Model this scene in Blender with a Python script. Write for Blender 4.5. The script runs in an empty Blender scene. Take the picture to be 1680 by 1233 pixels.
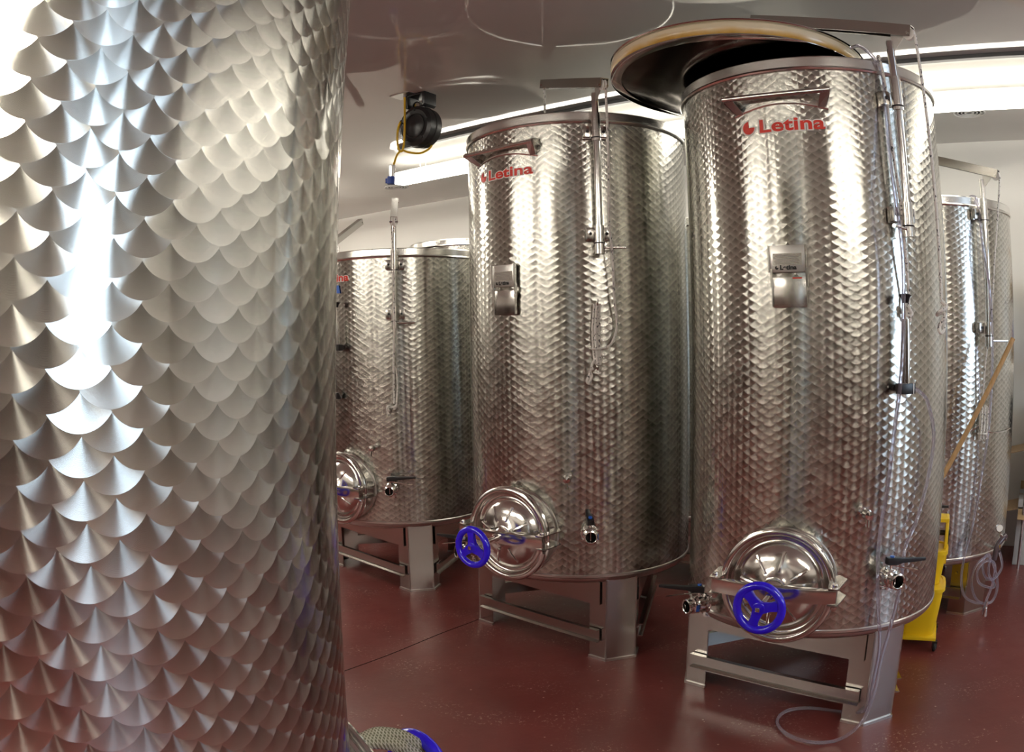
import bpy, bmesh, math, random
import numpy as np
from mathutils import Vector, Matrix
PI = math.pi
random.seed(7)
scene = bpy.context.scene
COL = scene.collection

# ---------------------------------------------------------------- camera
CAM_H, FPX, PITCH, ROLL = 1.608, 1318.6, -0.051, -0.0179
cd = bpy.data.cameras.new('camera')
cam = bpy.data.objects.new('camera', cd); COL.objects.link(cam)
cam.location = (0, 0, CAM_H)
cd.type = 'PANO'
cd.panorama_type = 'FISHEYE_EQUISOLID'
cd.sensor_width = 36.0
cd.fisheye_lens = FPX / 1680 * 36.0
cd.fisheye_fov = PI
cd.clip_start = 0.02; cd.clip_end = 100
cam.rotation_mode = 'XYZ'
_rx = Matrix.Rotation(PI / 2 + PITCH, 4, 'X')
_rz = Matrix.Rotation(ROLL, 4, 'Z')
cam.matrix_world = Matrix.Translation((0, 0, CAM_H)) @ _rx @ _rz
scene.camera = cam

# ---------------------------------------------------------------- world, light, exposure
world = bpy.data.worlds.new('world'); scene.world = world
world.use_nodes = True
bgn = world.node_tree.nodes['Background']
bgn.inputs[0].default_value = (0.62, 0.80, 1.0, 1)
bgn.inputs[1].default_value = 16.0
scene.view_settings.view_transform = 'Standard'
scene.view_settings.look = 'None'
scene.view_settings.gamma = 1.0
scene.view_settings.use_curve_mapping = False
scene.view_settings.exposure = 0.12
LAMP = 37.0          # fluorescent lens emission
scene.cycles.max_bounces = 10
scene.cycles.glossy_bounces = 6
scene.cycles.transmission_bounces = 8
scene.cycles.sample_clamp_indirect = 6.0
scene.cycles.use_denoising = True
try:
    scene.cycles.denoiser = 'OPENIMAGEDENOISE'
    scene.cycles.denoising_input_passes = 'RGB_ALBEDO_NORMAL'
except Exception:
    pass

# ---------------------------------------------------------------- pixel -> world (for measuring places off the photograph)
def ray(px, py):
    a = (px - 840) / FPX; b = (py - 616.5) / FPX
    cr, sr = math.cos(ROLL), math.sin(ROLL)
    X = a * cr + b * sr; Y = -a * sr + b * cr
    r = math.hypot(X, Y) + 1e-12; th = 2 * math.asin(r / 2)
    v = (X / r * math.sin(th), -Y / r * math.sin(th), math.cos(th))
    cp, sp = math.cos(PITCH), math.sin(PITCH)
    return Vector((v[0], v[2] * cp - v[1] * sp, v[2] * sp + v[1] * cp))
def at_z(px, py, z):
    v = ray(px, py); return Vector((0, 0, CAM_H)) + v * ((z - CAM_H) / v.z)
def at_range(px, py, R):
    v = ray(px, py); return Vector((0, 0, CAM_H)) + v * (R / math.hypot(v.x, v.y))
TANK = {'C': (1.348, 3.307, .577, 2.663), 'B': (.366, 4.258, .581, 2.660),
        'A': (-.738, 5.416, .564, 2.154), 'D': (2.475, 4.400, .622, 2.346)}
SEAM = .456
def on(n, px, py, off=0.0):
    """point where the pixel's ray meets the tank's shell, grown by off"""
    X, Y, R = TANK[n][:3]; R += off
    v = ray(px, py); a = v.x**2 + v.y**2; b = -2 * (v.x * X + v.y * Y); c = X * X + Y * Y - R * R
    D = max(b * b - 4 * a * c, 0); t = (-b - math.sqrt(D)) / 2 / a
    return Vector((0, 0, CAM_H)) + v * t

# ---------------------------------------------------------------- materials
def new_mat(name):
    m = bpy.data.materials.new(name); m.use_nodes = True
    nt = m.node_tree; b = nt.nodes['Principled BSDF']
    return m, nt, b
def simple(name, col, rough=.5, metal=0.0, spec=.5, **kw):
    m, nt, b = new_mat(name)
    b.inputs['Base Color'].default_value = (*col, 1)
    b.inputs['Roughness'].default_value = rough
    b.inputs['Metallic'].default_value = metal
    b.inputs['Specular IOR Level'].default_value = spec
    for k, v in kw.items(): b.inputs[k.replace('_', ' ')].default_value = v
    return m
class NX:
    def __init__(s, nt): s.nt = nt
    def m(s, op, a, b=None, c=None, clamp=False):
        n = s.nt.nodes.new('ShaderNodeMath'); n.operation = op; n.use_clamp = clamp
        for i, x in enumerate((a, b, c)):
            if x is None: continue
            if isinstance(x, (int, float)): n.inputs[i].default_value = x
            else: s.nt.links.new(x, n.inputs[i])
        return n.outputs[0]
    def v(s, op, a, b=None, scale=None):
        n = s.nt.nodes.new('ShaderNodeVectorMath'); n.operation = op
        for i, x in enumerate((a, b)):
            if x is None: continue
            if isinstance(x, (tuple, list)): n.inputs[i].default_value = x
            else: s.nt.links.new(x, n.inputs[i])
        if scale is not None:
            if isinstance(scale, (int, float)): n.inputs['Scale'].default_value = scale
            else: s.nt.links.new(scale, n.inputs['Scale'])
        return n.outputs[0]
    def noise(s, vec, scale, detail=2, rough=.5):
        n = s.nt.nodes.new('ShaderNodeTexNoise'); n.inputs['Scale'].default_value = scale
        n.inputs['Detail'].default_value = detail; n.inputs['Roughness'].default_value = rough
        if vec is not None: s.nt.links.new(vec, n.inputs['Vector'])
        return n.outputs[0]
    def ramp(s, fac, stops):
        n = s.nt.nodes.new('ShaderNodeValToRGB'); e = n.color_ramp.elements
        while len(e) < len(stops): e.new(.5)
        for i, (p, c) in enumerate(stops): e[i].position = p; e[i].color = (*c, 1)
        s.nt.links.new(fac, n.inputs[0]); return n.outputs[0]
    def mixc(s, f, a, b):
        n = s.nt.nodes.new('ShaderNodeMix'); n.data_type = 'RGBA'
        for i, x in ((0, f), (6, a), (7, b)):
            if isinstance(x, (int, float)): n.inputs[i].default_value = x
            elif isinstance(x, tuple): n.inputs[i].default_value = (*x, 1)
            else: s.nt.links.new(x, n.inputs[i])
        return n.outputs[2]
    def bump(s, h, strength, dist):
        n = s.nt.nodes.new('ShaderNodeBump'); n.inputs['Strength'].default_value = strength
        n.inputs['Distance'].default_value = dist; s.nt.links.new(h, n.inputs['Height']); return n.outputs[0]

BS = .18
def pearl_steel():
    """stainless sheet ground with overlapping round brushed spots, each spot's grooves run round its own centre"""
    m, nt, b = new_mat('engine_turned_steel'); x = NX(nt)
    tc = nt.nodes.new('ShaderNodeTexCoord').outputs['Object']
    sp = nt.nodes.new('ShaderNodeSeparateXYZ'); nt.links.new(tc, sp.inputs[0])
    ang = x.m('ARCTAN2', sp.outputs[1], sp.outputs[0])
    R = .577; N = 128; W = 2 * PI * R / N; Pp = .0335; r = .0345
    u = x.m('MULTIPLY', ang, R); v = sp.outputs[2]
    # hand-set spots: rows wander a little
    k0 = x.m('ROUND', x.m('DIVIDE', u, W))
    best = None
    for dk in (-1, 0, 1):
        k = x.m('ADD', k0, float(dk))
        dx = x.m('SUBTRACT', u, x.m('MULTIPLY', k, W))
        s = x.m('SQRT', x.m('MAXIMUM', x.m('SUBTRACT', r * r, x.m('MULTIPLY', dx, dx)), 0.0))
        odd = x.m('FLOORED_MODULO', k, 2.0)
        off = x.m('MULTIPLY', odd, Pp / 2)
        off = x.m('ADD', off, x.m('MULTIPLY', x.m('SINE', x.m('MULTIPLY', k, 12.9898)), .0012))
        vc = x.m('ADD', x.m('MULTIPLY', x.m('FLOOR', x.m('DIVIDE', x.m('SUBTRACT', x.m('ADD', v, s), off), Pp)), Pp), off)
        inside = x.m('LESS_THAN', x.m('ABSOLUTE', dx), r)
        vc = x.m('SUBTRACT', vc, x.m('MULTIPLY', x.m('SUBTRACT', 1.0, inside), 10.0))
        if best is None: best = (vc, dx)
        else:
            g = x.m('GREATER_THAN', vc, best[0])
            nv = x.m('MAXIMUM', vc, best[0])
            nd = x.m('ADD', x.m('MULTIPLY', g, dx), x.m('MULTIPLY', x.m('SUBTRACT', 1.0, g), best[1]))
            best = (nv, nd)
    vc, dx = best
    dv = x.m('SUBTRACT', v, vc)
    # local frame of the cylinder
    nrm = nt.nodes.new('ShaderNodeNewGeometry').outputs['Normal']
    U = x.v('NORMALIZE', x.v('CROSS_PRODUCT', (0, 0, 1), nrm))
    V = x.v('CROSS_PRODUCT', nrm, U)
    dist = x.m('SQRT', x.m('ADD', x.m('MULTIPLY', dx, dx), x.m('MULTIPLY', dv, dv)))
    T = x.v('ADD', x.v('SCALE', U, scale=dx), x.v('SCALE', V, scale=dv))
    T = x.v('NORMALIZE', T)
    nt.links.new(T, b.inputs['Tangent'])
    b.inputs['Metallic'].default_value = 1
    b.inputs['Anisotropic'].default_value = 1.0
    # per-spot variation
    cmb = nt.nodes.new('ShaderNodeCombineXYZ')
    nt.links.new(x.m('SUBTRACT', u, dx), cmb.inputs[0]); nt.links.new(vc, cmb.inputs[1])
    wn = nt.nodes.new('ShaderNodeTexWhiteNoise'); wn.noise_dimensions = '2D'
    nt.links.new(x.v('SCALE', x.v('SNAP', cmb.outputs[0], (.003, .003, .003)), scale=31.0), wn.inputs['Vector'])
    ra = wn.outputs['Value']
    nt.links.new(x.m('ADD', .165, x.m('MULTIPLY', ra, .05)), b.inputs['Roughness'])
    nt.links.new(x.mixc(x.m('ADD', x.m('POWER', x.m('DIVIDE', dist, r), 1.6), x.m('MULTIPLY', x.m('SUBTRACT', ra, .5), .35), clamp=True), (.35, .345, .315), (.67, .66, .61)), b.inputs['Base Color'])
    # each spot is a shallow dish with a raised burr at its edge
    d1 = x.m('DIVIDE', dist, r)
    hgt = x.m('MULTIPLY', x.m('POWER', d1, 3.0), .55)
    ring = x.m('MULTIPLY', x.m('SINE', x.m('MULTIPLY', dist, 9000.0)), .03)
    nt.links.new(x.bump(x.m('ADD', hgt, ring), BS, .0009), b.inputs['Normal'])
    return m

def brushed(name, col=(.72, .70, .67), rough=.22, warp=.0):
    m, nt, b = new_mat(name); x = NX(nt)
    tc = nt.nodes.new('ShaderNodeTexCoord').outputs['Object']
    n = x.noise(x.v('MULTIPLY', tc, (9, 9, 60)), 4, 3, .6)
    nt.links.new(x.m('ADD', rough - .05, x.m('MULTIPLY', n, .12)), b.inputs['Roughness'])
    b.inputs['Base Color'].default_value = (*col, 1); b.inputs['Metallic'].default_value = 1
    n2 = x.noise(tc, 7, 1)
    nt.links.new(x.bump(n2, .10, .01), b.inputs['Normal'])
    return m

def floor_mat():
    m, nt, b = new_mat('red_epoxy'); x = NX(nt)
    tc = nt.nodes.new('ShaderNodeTexCoord').outputs['Object']
    big = x.noise(tc, 1.3, 4, .6); mid = x.noise(tc, 9, 5, .7); fine = x.noise(tc, 60, 3, .7)
    base = x.ramp(big, [(.3, (.112, .019, .017)), (.7, (.175, .036, .032))])
    base = x.mixc(x.m('MULTIPLY', mid, .35), base, (.15, .045, .038))
    # scuffs and chips where the coating is worn
    band = x.noise(x.v('MULTIPLY', tc, (1.0, 2.2, 1)), 2.3, 2)
    scuff = x.m('MULTIPLY', x.m('GREATER_THAN', fine, .60), x.m('SMOOTH_MIN', 1.0, x.m('MULTIPLY', x.m('SUBTRACT', band, .5, clamp=True), 6.0), .1))
    vor = nt.nodes.new('ShaderNodeTexVoronoi'); vor.inputs['Scale'].default_value = 16; nt.links.new(tc, vor.inputs['Vector'])
    chip = x.m('MULTIPLY', x.m('LESS_THAN', vor.outputs['Distance'], .075), x.m('GREATER_THAN', x.noise(tc, 5, 2), .5))
    msk = x.m('MAXIMUM', x.m('MULTIPLY', scuff, .6), x.m('MULTIPLY', chip, .9), clamp=True)
    base = x.mixc(msk, base, (.42, .30, .25))
    nt.links.new(base, b.inputs['Base Color'])
    nt.links.new(x.m('ADD', .22, x.m('MULTIPLY', mid, .25)), b.inputs['Roughness'])
    b.inputs['Specular IOR Level'].default_value = .45
    nt.links.new(x.bump(x.m('ADD', mid, x.m('MULTIPLY', fine, .3)), .25, .004), b.inputs['Normal'])
    return m

def panel_mat(name, col, rough, bumps):
    m, nt, b = new_mat(name); x = NX(nt)
    tc = nt.nodes.new('ShaderNodeTexCoord').outputs['Object']
    n = x.noise(tc, 2.2, 2); n2 = x.noise(tc, .9, 1)
    b.inputs['Base Color'].default_value = (*col, 1)
    b.inputs['Roughness'].default_value = rough
    b.inputs['Specular IOR Level'].default_value = .6
    nt.links.new(x.bump(x.m('ADD', n, n2), bumps, .05), b.inputs['Normal'])
    return m

def rope_mat():
    m, nt, b = new_mat('flecked_rope'); x = NX(nt)
    tc = nt.nodes.new('ShaderNodeTexCoord').outputs['Object']
    n = x.noise(x.v('MULTIPLY', tc, (1, 1, .55)), 150, 1)
    f = x.m('GREATER_THAN', n, .63)
    nt.links.new(x.mixc(f, (.88, .86, .82), (.04, .04, .06)), b.inputs['Base Color'])
    b.inputs['Roughness'].default_value = .8
    w = nt.nodes.new('ShaderNodeTexWave'); w.inputs['Scale'].default_value = 90; w.bands_direction = 'Z'
    nt.links.new(tc, w.inputs['Vector']); nt.links.new(x.bump(w.outputs[1], .4, .002), b.inputs['Normal'])
    return m

def emis(name, col, s, vis=None):
    m, nt, b = new_mat(name)
    b.inputs['Base Color'].default_value = (.9, .9, .9, 1)
    b.inputs['Emission Color'].default_value = (*col, 1)
    b.inputs['Emission Strength'].default_value = s
    return m

def wood_mat(name, c1, c2):
    m, nt, b = new_mat(name); x = NX(nt)
    tc = nt.nodes.new('ShaderNodeTexCoord').outputs['Object']
    n = x.noise(x.v('MULTIPLY', tc, (60, 60, 6)), 1.5, 3)
    nt.links.new(x.ramp(n, [(.3, c1), (.7, c2)]), b.inputs['Base Color']); b.inputs['Roughness'].default_value = .45
    return m

def lid_tube_mat():
    m, nt, b = new_mat('gold_rubber_tube'); x = NX(nt)
    tc = nt.nodes.new('ShaderNodeTexCoord').outputs['Object']
    n = x.noise(tc, 9, 3)
    sp = nt.nodes.new('ShaderNodeSeparateXYZ'); nt.links.new(tc, sp.inputs[0])
    g = x.m('ADD', x.m('MULTIPLY', sp.outputs[2], 16.0), x.m('MULTIPLY', n, .55))
    nt.links.new(x.ramp(g, [(.22, (.30, .12, .015)), (.45, (.62, .38, .10)), (.8, (.72, .62, .44))]), b.inputs['Base Color'])  # orange at the bottom, paling to cream upwards
    b.inputs['Roughness'].default_value = .25
    return m

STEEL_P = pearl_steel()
STEEL = brushed('polished_steel', (.74, .72, .69), .16)
STEEL_B = brushed('satin_steel', (.70, .68, .65), .30)
RIMS = brushed('rim_steel', (.84, .83, .80), .22)
STEEL_LEG = brushed('sheet_steel', (.54, .515, .485), .18)
CHROME = simple('bright_steel', (.78, .77, .75), .10, 1.0)
SHADED_STEEL = brushed('shaded_steel', (.10, .08, .068), .12)  # plain stainless, its dark surroundings put into the base colour
BLUE = simple('blue_enamel', (.022, .006, .72), .18, 0, .6, Coat_Weight=.6, Coat_Roughness=.05)
BLACK = simple('black_plastic', (.012, .012, .014), .35)
RUBBER = simple('black_rubber', (.01, .01, .01), .6)
BLUEP = simple('blue_cap', (.02, .12, .55), .4)
RED = simple('red_vinyl', (.80, .045, .028), .4)
WHITE = simple('white_vinyl', (.93, .92, .90), .4)
INK = simple('black_ink', (.02, .02, .02), .5)
YELLOW = simple('yellow_plastic', (.85, .56, .012), .35)
YCORD = simple('yellow_cable', (.75, .48, .02), .4)
ROPE = rope_mat()
WOOD = wood_mat('pine_handle', (.42, .24, .09), (.55, .33, .14))
CARD = wood_mat('brown_cardboard', (.40, .26, .13), (.48, .32, .17))
CARDW = simple('white_cardboard', (.62, .61, .60), .7)
FLOOR = floor_mat()
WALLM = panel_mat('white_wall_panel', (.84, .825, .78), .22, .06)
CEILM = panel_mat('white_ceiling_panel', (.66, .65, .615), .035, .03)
LENS = emis('lamp_lens', (1.0, .94, .82), LAMP)
LENS_FAR = emis('lamp_lens_new', (1.0, .94, .82), 8.5)
LAMPBODY = simple('white_lamp_body', (.8, .8, .78), .4)
GREY = simple('grey_conduit', (.10, .10, .10), .5, .3)
DARKIN = simple('dark_hole', (.006, .005, .005), .8)
LIDTUBE = lid_tube_mat()
CLOTH = simple('black_cloth', (.008, .008, .009), .9)
PAPER = simple('printed_paper', (.7, .68, .66), .7)
BLUETAPE = simple('blue_tape', (.04, .16, .62), .6)
REDP = simple('red_plastic', (.5, .03, .03), .4)
WIRE = simple('chrome_wire', (.7, .7, .7), .2, 1.0)
TUBE = simple('clear_tube', (.80, .78, .90), .12, 0, .6, Transmission_Weight=.88, IOR=1.2)
def braid_mat():
    m, nt, b = new_mat('braided_hose'); x = NX(nt)
    tc = nt.nodes.new('ShaderNodeTexCoord').outputs['Object']
    outs = []
    for d in ('X', 'DIAGONAL'):
        w = nt.nodes.new('ShaderNodeTexWave'); w.bands_direction = d; w.inputs['Scale'].default_value = 60; w.inputs['Distortion'].default_value = .4
        nt.links.new(tc, w.inputs['Vector']); outs.append(w.outputs[1])
    f = x.m('MAXIMUM', outs[0], outs[1])
    nt.links.new(x.mixc(x.m('POWER', f, 3.0), (.16, .15, .09), (.50, .48, .36)), b.inputs['Base Color'])
    nt.links.new(x.bump(f, .4, .002), b.inputs['Normal']); b.inputs['Roughness'].default_value = .25
    return m
BRAID = braid_mat()
CLEARP = simple('clear_plastic', (.85, .85, .85), .15, 0, .5, Transmission_Weight=.7, IOR=1.3)
GLASS = simple('window_glass', (1, 1, 1), .0, 0, .5, Transmission_Weight=1.0, IOR=1.0)

# ---------------------------------------------------------------- mesh builder
class MB:
    def __init__(s): s.v = []; s.f = []
    def add(s, vs, fs):
        o = len(s.v); s.v += [tuple(p) for p in vs]; s.f += [tuple(i + o for i in f) for f in fs]; return s
    def box(s, c, half, ax=None):
        """box at c, half sizes, optional axes (x,y,z vectors)"""
        X, Y, Z = ax or (Vector((1, 0, 0)), Vector((0, 1, 0)), Vector((0, 0, 1)))
        c = Vector(c); vs = []
        for i in (-1, 1):
            for j in (-1, 1):
                for k in (-1, 1): vs.append(c + X * (i * half[0]) + Y * (j * half[1]) + Z * (k * half[2]))
        return s.add(vs, [(0, 1, 3, 2), (4, 6, 7, 5), (0, 4, 5, 1), (2, 3, 7, 6), (0, 2, 6, 4), (1, 5, 7, 3)])
    def prism(s, poly, z0, z1, ax=None, o=(0, 0, 0)):
        """polygon [(a,b)] extruded along third axis"""
        X, Y, Z = ax or (Vector((1, 0, 0)), Vector((0, 1, 0)), Vector((0, 0, 1))); o = Vector(o)
        n = len(poly); vs = [o + X * a + Y * b + Z * z0 for a, b in poly] + [o + X * a + Y * b + Z * z1 for a, b in poly]
        return s.add(vs, [tuple(range(n))[::-1], tuple(range(n, 2 * n))] + [(i, (i + 1) % n, n + (i + 1) % n, n + i) for i in range(n)])
    def lathe(s, prof, o=(0, 0, 0), d=(0, 0, 1), n=48, a0=0, a1=2 * PI):
        """profile [(radius, height)] about axis d"""
        o = Vector(o); d = Vector(d).normalized()
        t = Vector((0, 0, 1)) if abs(d.z) < .9 else Vector((1, 0, 0))
        X = d.cross(t).normalized(); Y = d.cross(X)
        full = abs(a1 - a0 - 2 * PI) < 1e-6; m = n if full else n + 1
        vs = []; fs = []
        for r, h in prof:
            for i in range(m):
                a = a0 + (a1 - a0) * i / n
                vs.append(o + d * h + X * (r * math.cos(a)) + Y * (r * math.sin(a)))
        for j in range(len(prof) - 1):
            for i in range(n):
                i2 = (i + 1) % m
                fs.append((j * m + i, j * m + i2, (j + 1) * m + i2, (j + 1) * m + i))
        return s.add(vs, fs)
    def cyl(s, a, b, r, r2=None, n=16):
        a = Vector(a); b = Vector(b); L = (b - a).length; r2 = r if r2 is None else r2
        return s.lathe([(0.0001, 0), (r, 0), (r2, L), (.0001, L)], a, b - a, n)
    def tube(s, pts, r, n=8, closed=False, smooth=6):
        pts = [Vector(p) for p in pts]
        if smooth > 1 and len(pts) > 2:
            q = []; N = len(pts)
            for i in range(N if closed else N - 1):
                p0 = pts[(i - 1) % N] if (closed or i > 0) else pts[0] * 2 - pts[1]
                p1 = pts[i]; p2 = pts[(i + 1) % N]
                p3 = pts[(i + 2) % N] if (closed or i < N - 2) else p2 * 2 - p1
                for k in range(smooth):
                    t = k / smooth
                    q.append(.5 * ((2 * p1) + (p2 - p0) * t + (2 * p0 - 5 * p1 + 4 * p2 - p3) * t * t + (3 * p1 - p0 - 3 * p2 + p3) * t**3))
            if not closed: q.append(pts[-1])
            pts = q
        N = len(pts); vs = []; fs = []; prev = None
        for i, p in enumerate(pts):
            if closed: tg = pts[(i + 1) % N] - pts[i - 1]
            else: tg = pts[min(i + 1, N - 1)] - pts[max(i - 1, 0)]
            if tg.length < 1e-9: tg = Vector((0, 0, 1))
            tg.normalize()
            if prev is None:
                t = Vector((0, 0, 1)) if abs(tg.z) < .9 else Vector((1, 0, 0)); X = tg.cross(t).normalized()
            else:
                X = (prev - tg * prev.dot(tg))
                X = X.normalized() if X.length > 1e-6 else tg.orthogonal().normalized()
            prev = X; Y = tg.cross(X)
            for k in range(n):
                a = 2 * PI * k / n; vs.append(p + X * (r * math.cos(a)) + Y * (r * math.sin(a)))
        for i in range(N if closed else N - 1):
            i2 = (i + 1) % N
            for k in range(n): fs.append((i * n + k, i * n + (k + 1) % n, i2 * n + (k + 1) % n, i2 * n + k))
        if not closed: fs += [tuple(range(n))[::-1], tuple((N - 1) * n + k for k in range(n))]
        return s.add(vs, fs)
    def torus(s, c, d, R, r, n=64, m=14, X=None):
        c = Vector(c); d = Vector(d).normalized(); X = d.orthogonal().normalized(); Y = d.cross(X)
        return s.tube([c + X * (R * math.cos(2 * PI * i / n)) + Y * (R * math.sin(2 * PI * i / n)) for i in range(n)], r, m, True, 1)
    def build(s, name, mat, parent=None, bevel=0, sharp=35, loc=None, kind=None):
        me = bpy.data.meshes.new(name); me.from_pydata(s.v, [], s.f)
        bm = bmesh.new(); bm.from_mesh(me); bmesh.ops.recalc_face_normals(bm, faces=bm.faces[:])
        if bevel:
            es = [e for e in bm.edges if len(e.link_faces) == 2 and e.calc_face_angle(0) > .6]
            bmesh.ops.bevel(bm, geom=es, offset=bevel, segments=2, affect='EDGES', profile=.6, clamp_overlap=True)
        bm.to_mesh(me); bm.free()
        me.polygons.foreach_set('use_smooth', [True] * len(me.polygons))
        me.set_sharp_from_angle(angle=math.radians(sharp))
        me.materials.append(mat)
        o = bpy.data.objects.new(name, me); COL.objects.link(o)
        if parent is not None: o.parent = parent
        if loc is not None: o.location = loc
        if kind: o['kind'] = kind
        return o

def empty(name, loc, label, cat, group=None, rot=None):
    o = bpy.data.objects.new(name, None); COL.objects.link(o); o.location = loc
    if rot: o.rotation_euler = rot
    o.empty_display_size = .1
    tag(o, label, cat, group); return o
def tag(o, label, cat, group=None):
    o['label'] = label; o['category'] = cat
    if group: o['group'] = group
    return o
def recenter(o, p):
    """put the origin of a top-level mesh at p without moving it"""
    p = Vector(p); o.data.transform(Matrix.Translation(-p)); o.location = p; return o

# ---------------------------------------------------------------- room
UD = Vector((.791, -.612, 0)); VD = Vector((.612, .791, 0)); ZD = Vector((0, 0, 1))
CEIL = 3.05; VW = 6.23; U0, U1, V0 = -9.0, 4.6, -4.2
def uv(u, v, z=0.0): return UD * u + VD * v + ZD * z
ROOM = (UD, VD, ZD)
def rbox(name, mat, u0, u1, v0, v1, z0, z1, parent=None, bevel=0, kind=None):
    c = uv((u0 + u1) / 2, (v0 + v1) / 2, (z0 + z1) / 2)
    if parent is not None and parent.type == 'EMPTY': c = c - parent.location
    return MB().box(c, ((u1 - u0) / 2, (v1 - v0) / 2, (z1 - z0) / 2), ROOM).build(name, mat, parent, bevel, kind=kind)
rbox('floor', FLOOR, U0 - .2, U1 + .2, V0 - .2, VW + .2, -.12, 0, kind='structure')
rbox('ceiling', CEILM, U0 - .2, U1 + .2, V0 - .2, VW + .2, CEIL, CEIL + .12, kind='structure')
rbox('wall_back', WALLM, U0 - .2, U1 + .2, VW, VW + .15, 0, CEIL, kind='structure')
rbox('wall_left', WALLM, U0 - .15, U0, V0, VW, 0, CEIL, kind='structure')
rbox('wall_front', WALLM, U0 - .2, U1 + .2, V0 - .15, V0, 0, CEIL, kind='structure')
DARK_BAND = simple('added_dark_board', (.075, .055, .045), .5)  # dark boards added on unseen walls to darken the tanks' lower reflections
rbox('added_dark_band_2', DARK_BAND, U0 - .1, U1 + .1, V0, V0 + .03, 0, 1.75, kind='structure')
rbox('added_dark_band_3', DARK_BAND, U0, U0 + .03, V0, VW - 1.5, 0, 1.75, kind='structure')
rbox('added_dark_band_4', DARK_BAND, U1 - .03, U1, V0, 1.9, 0, 1.75, kind='structure')
WV0, WV1, WZ0, WZ1 = 2.3, 3.3, 1.25, 2.55
wr = MB()
for a, b_, z0, z1 in ((V0, WV0, 0, CEIL), (WV1, VW, 0, CEIL), (WV0, WV1, 0, WZ0), (WV0, WV1, WZ1, CEIL)):
    wr.box(uv(U1 + .075, (a + b_) / 2, (z0 + z1) / 2), (.075, (b_ - a) / 2, (z1 - z0) / 2), ROOM)
wr.build('wall_right', WALLM, kind='structure')
wf = MB()
for a, b_, z0, z1 in ((WV0, WV0 + .05, WZ0, WZ1), (WV1 - .05, WV1, WZ0, WZ1), (WV0, WV1, WZ0, WZ0 + .05), (WV0, WV1, WZ1 - .05, WZ1)):
    wf.box(uv(U1 + .06, (a + b_) / 2, (z0 + z1) / 2), (.04, (b_ - a) / 2, (z1 - z0) / 2), ROOM)
win = wf.build('window_1', LAMPBODY, kind='structure')
por = bpy.data.lights.new('window_portal', 'AREA'); por.shape = 'RECTANGLE'; por.size = WV1 - WV0; por.size_y = WZ1 - WZ0
por.cycles.is_portal = True
po = bpy.data.objects.new('window_portal', por); COL.objects.link(po)
po.matrix_world = Matrix((( VD.x, 0, UD.x, 0), (VD.y, 0, UD.y, 0), (0, 1, 0, 0), (0, 0, 0, 1)))
po.location = uv(U1 + .12, (WV0 + WV1) / 2, (WZ0 + WZ1) / 2)

# ceiling lamps: two in view beside the back wall, more over the aisle behind the camera
def strip(u0, u1, v, label, hang=.125, w=.10, lens=None):
    r = empty('ceiling_lamp', uv((u0 + u1) / 2, v, CEIL), label, 'lamp', 'fluorescent strip lamps on the ceiling')
    h = (u1 - u0) / 2
    MB().box((0, 0, -hang + (.033 if lens else .028)), (h, w * (.9 if lens else .38), .015), ROOM).build('housing', LAMPBODY, r, .004)
    MB().prism([(-w, 0), (-w * .95, -.05), (-w * .6, -.075), (w * .6, -.075), (w * .95, -.05), (w, 0)], -h + .01, h - .01,
               (VD, ZD, UD), (0, 0, -hang + .017)).build('diffuser', lens or LENS_FAR, r)
    for s in (-.8, .8):
        for q in (-1, 1):
            MB().cyl(UD * (h * s) + VD * (q * .03) + ZD * (-hang + .05), UD * (h * s) + VD * (q * .03), .004, n=6).build('hanger', LAMPBODY, r)
    return r
pl = at_z(646, 290, CEIL - .12); pr = at_z(1600, 163, CEIL - .12)
print('strip', pl.dot(UD), pl.dot(VD), pr.dot(UD), pr.dot(VD))
VS = (pl.dot(VD) + pr.dot(VD)) / 2
strip(pl.dot(UD), pl.dot(UD) + 2.9, VS, 'long white fluorescent ceiling lamp seen left of the middle tank')
pf = at_z(520, 300, CEIL - .12); pf = pf * (VS / pf.dot(VD)); uf = pf.dot(UD)
strip(uf - 2.5, uf, VS, 'fluorescent ceiling lamp hidden behind the huge near tank')
strip(uf - 5.2, uf - 2.7, VS, 'fluorescent ceiling lamp at the far left end of the room')
strip(pl.dot(UD) + 2.92, pl.dot(UD) + 5.85, VS, 'long white fluorescent ceiling lamp at upper right, beyond the lidded tank')
strip(pl.dot(UD) + 5.88, pl.dot(UD) + 8.0, VS, 'fluorescent ceiling lamp running out past the right edge of the photo')
AISLE = [(-4.4, -1.6), (-1.5, -1.6), (2.2, .1), (-7.0, 2.4)]
for u, v in AISLE:
    strip(u - 1.2, u + 1.2, v, 'fluorescent strip lamp on the ceiling behind the camera', w=.13, lens=LENS)

rl = rbox('ceiling_rail', GREY, pl.dot(UD) + .42, 3.2, VS - .42, VS - .38, CEIL - .024, CEIL - .002)
tag(rl, 'thin dark conduit rail along the white ceiling beside the lamps', 'rail')
recenter(rl, uv(0, VS - .4, CEIL - .03))

def vent(p, label):
    r = empty('ceiling_vent', p, label, 'vent', 'round ceiling vents')
    MB().lathe([(.0001, -.002), (.09, -.002), (.095, 0)], n=32).build('backing', DARKIN, r)
    for k, R in enumerate((.115, .088, .062, .036)):
        MB().lathe([(R, -.004), (R, -.010), (R - .004, -.014), (R - .010, -.010), (R - .008, -.005), (R, -.004)], n=32).build('louvre_ring', LAMPBODY, r)
p = at_z(650, 306, CEIL); vent((p.x, p.y, CEIL), 'small round ceiling vent below the left end of the lamp')
p = at_z(1590, 183, CEIL); vent((p.x, p.y, CEIL), 'small round louvred ceiling vent at upper right under the lamp')

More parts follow.
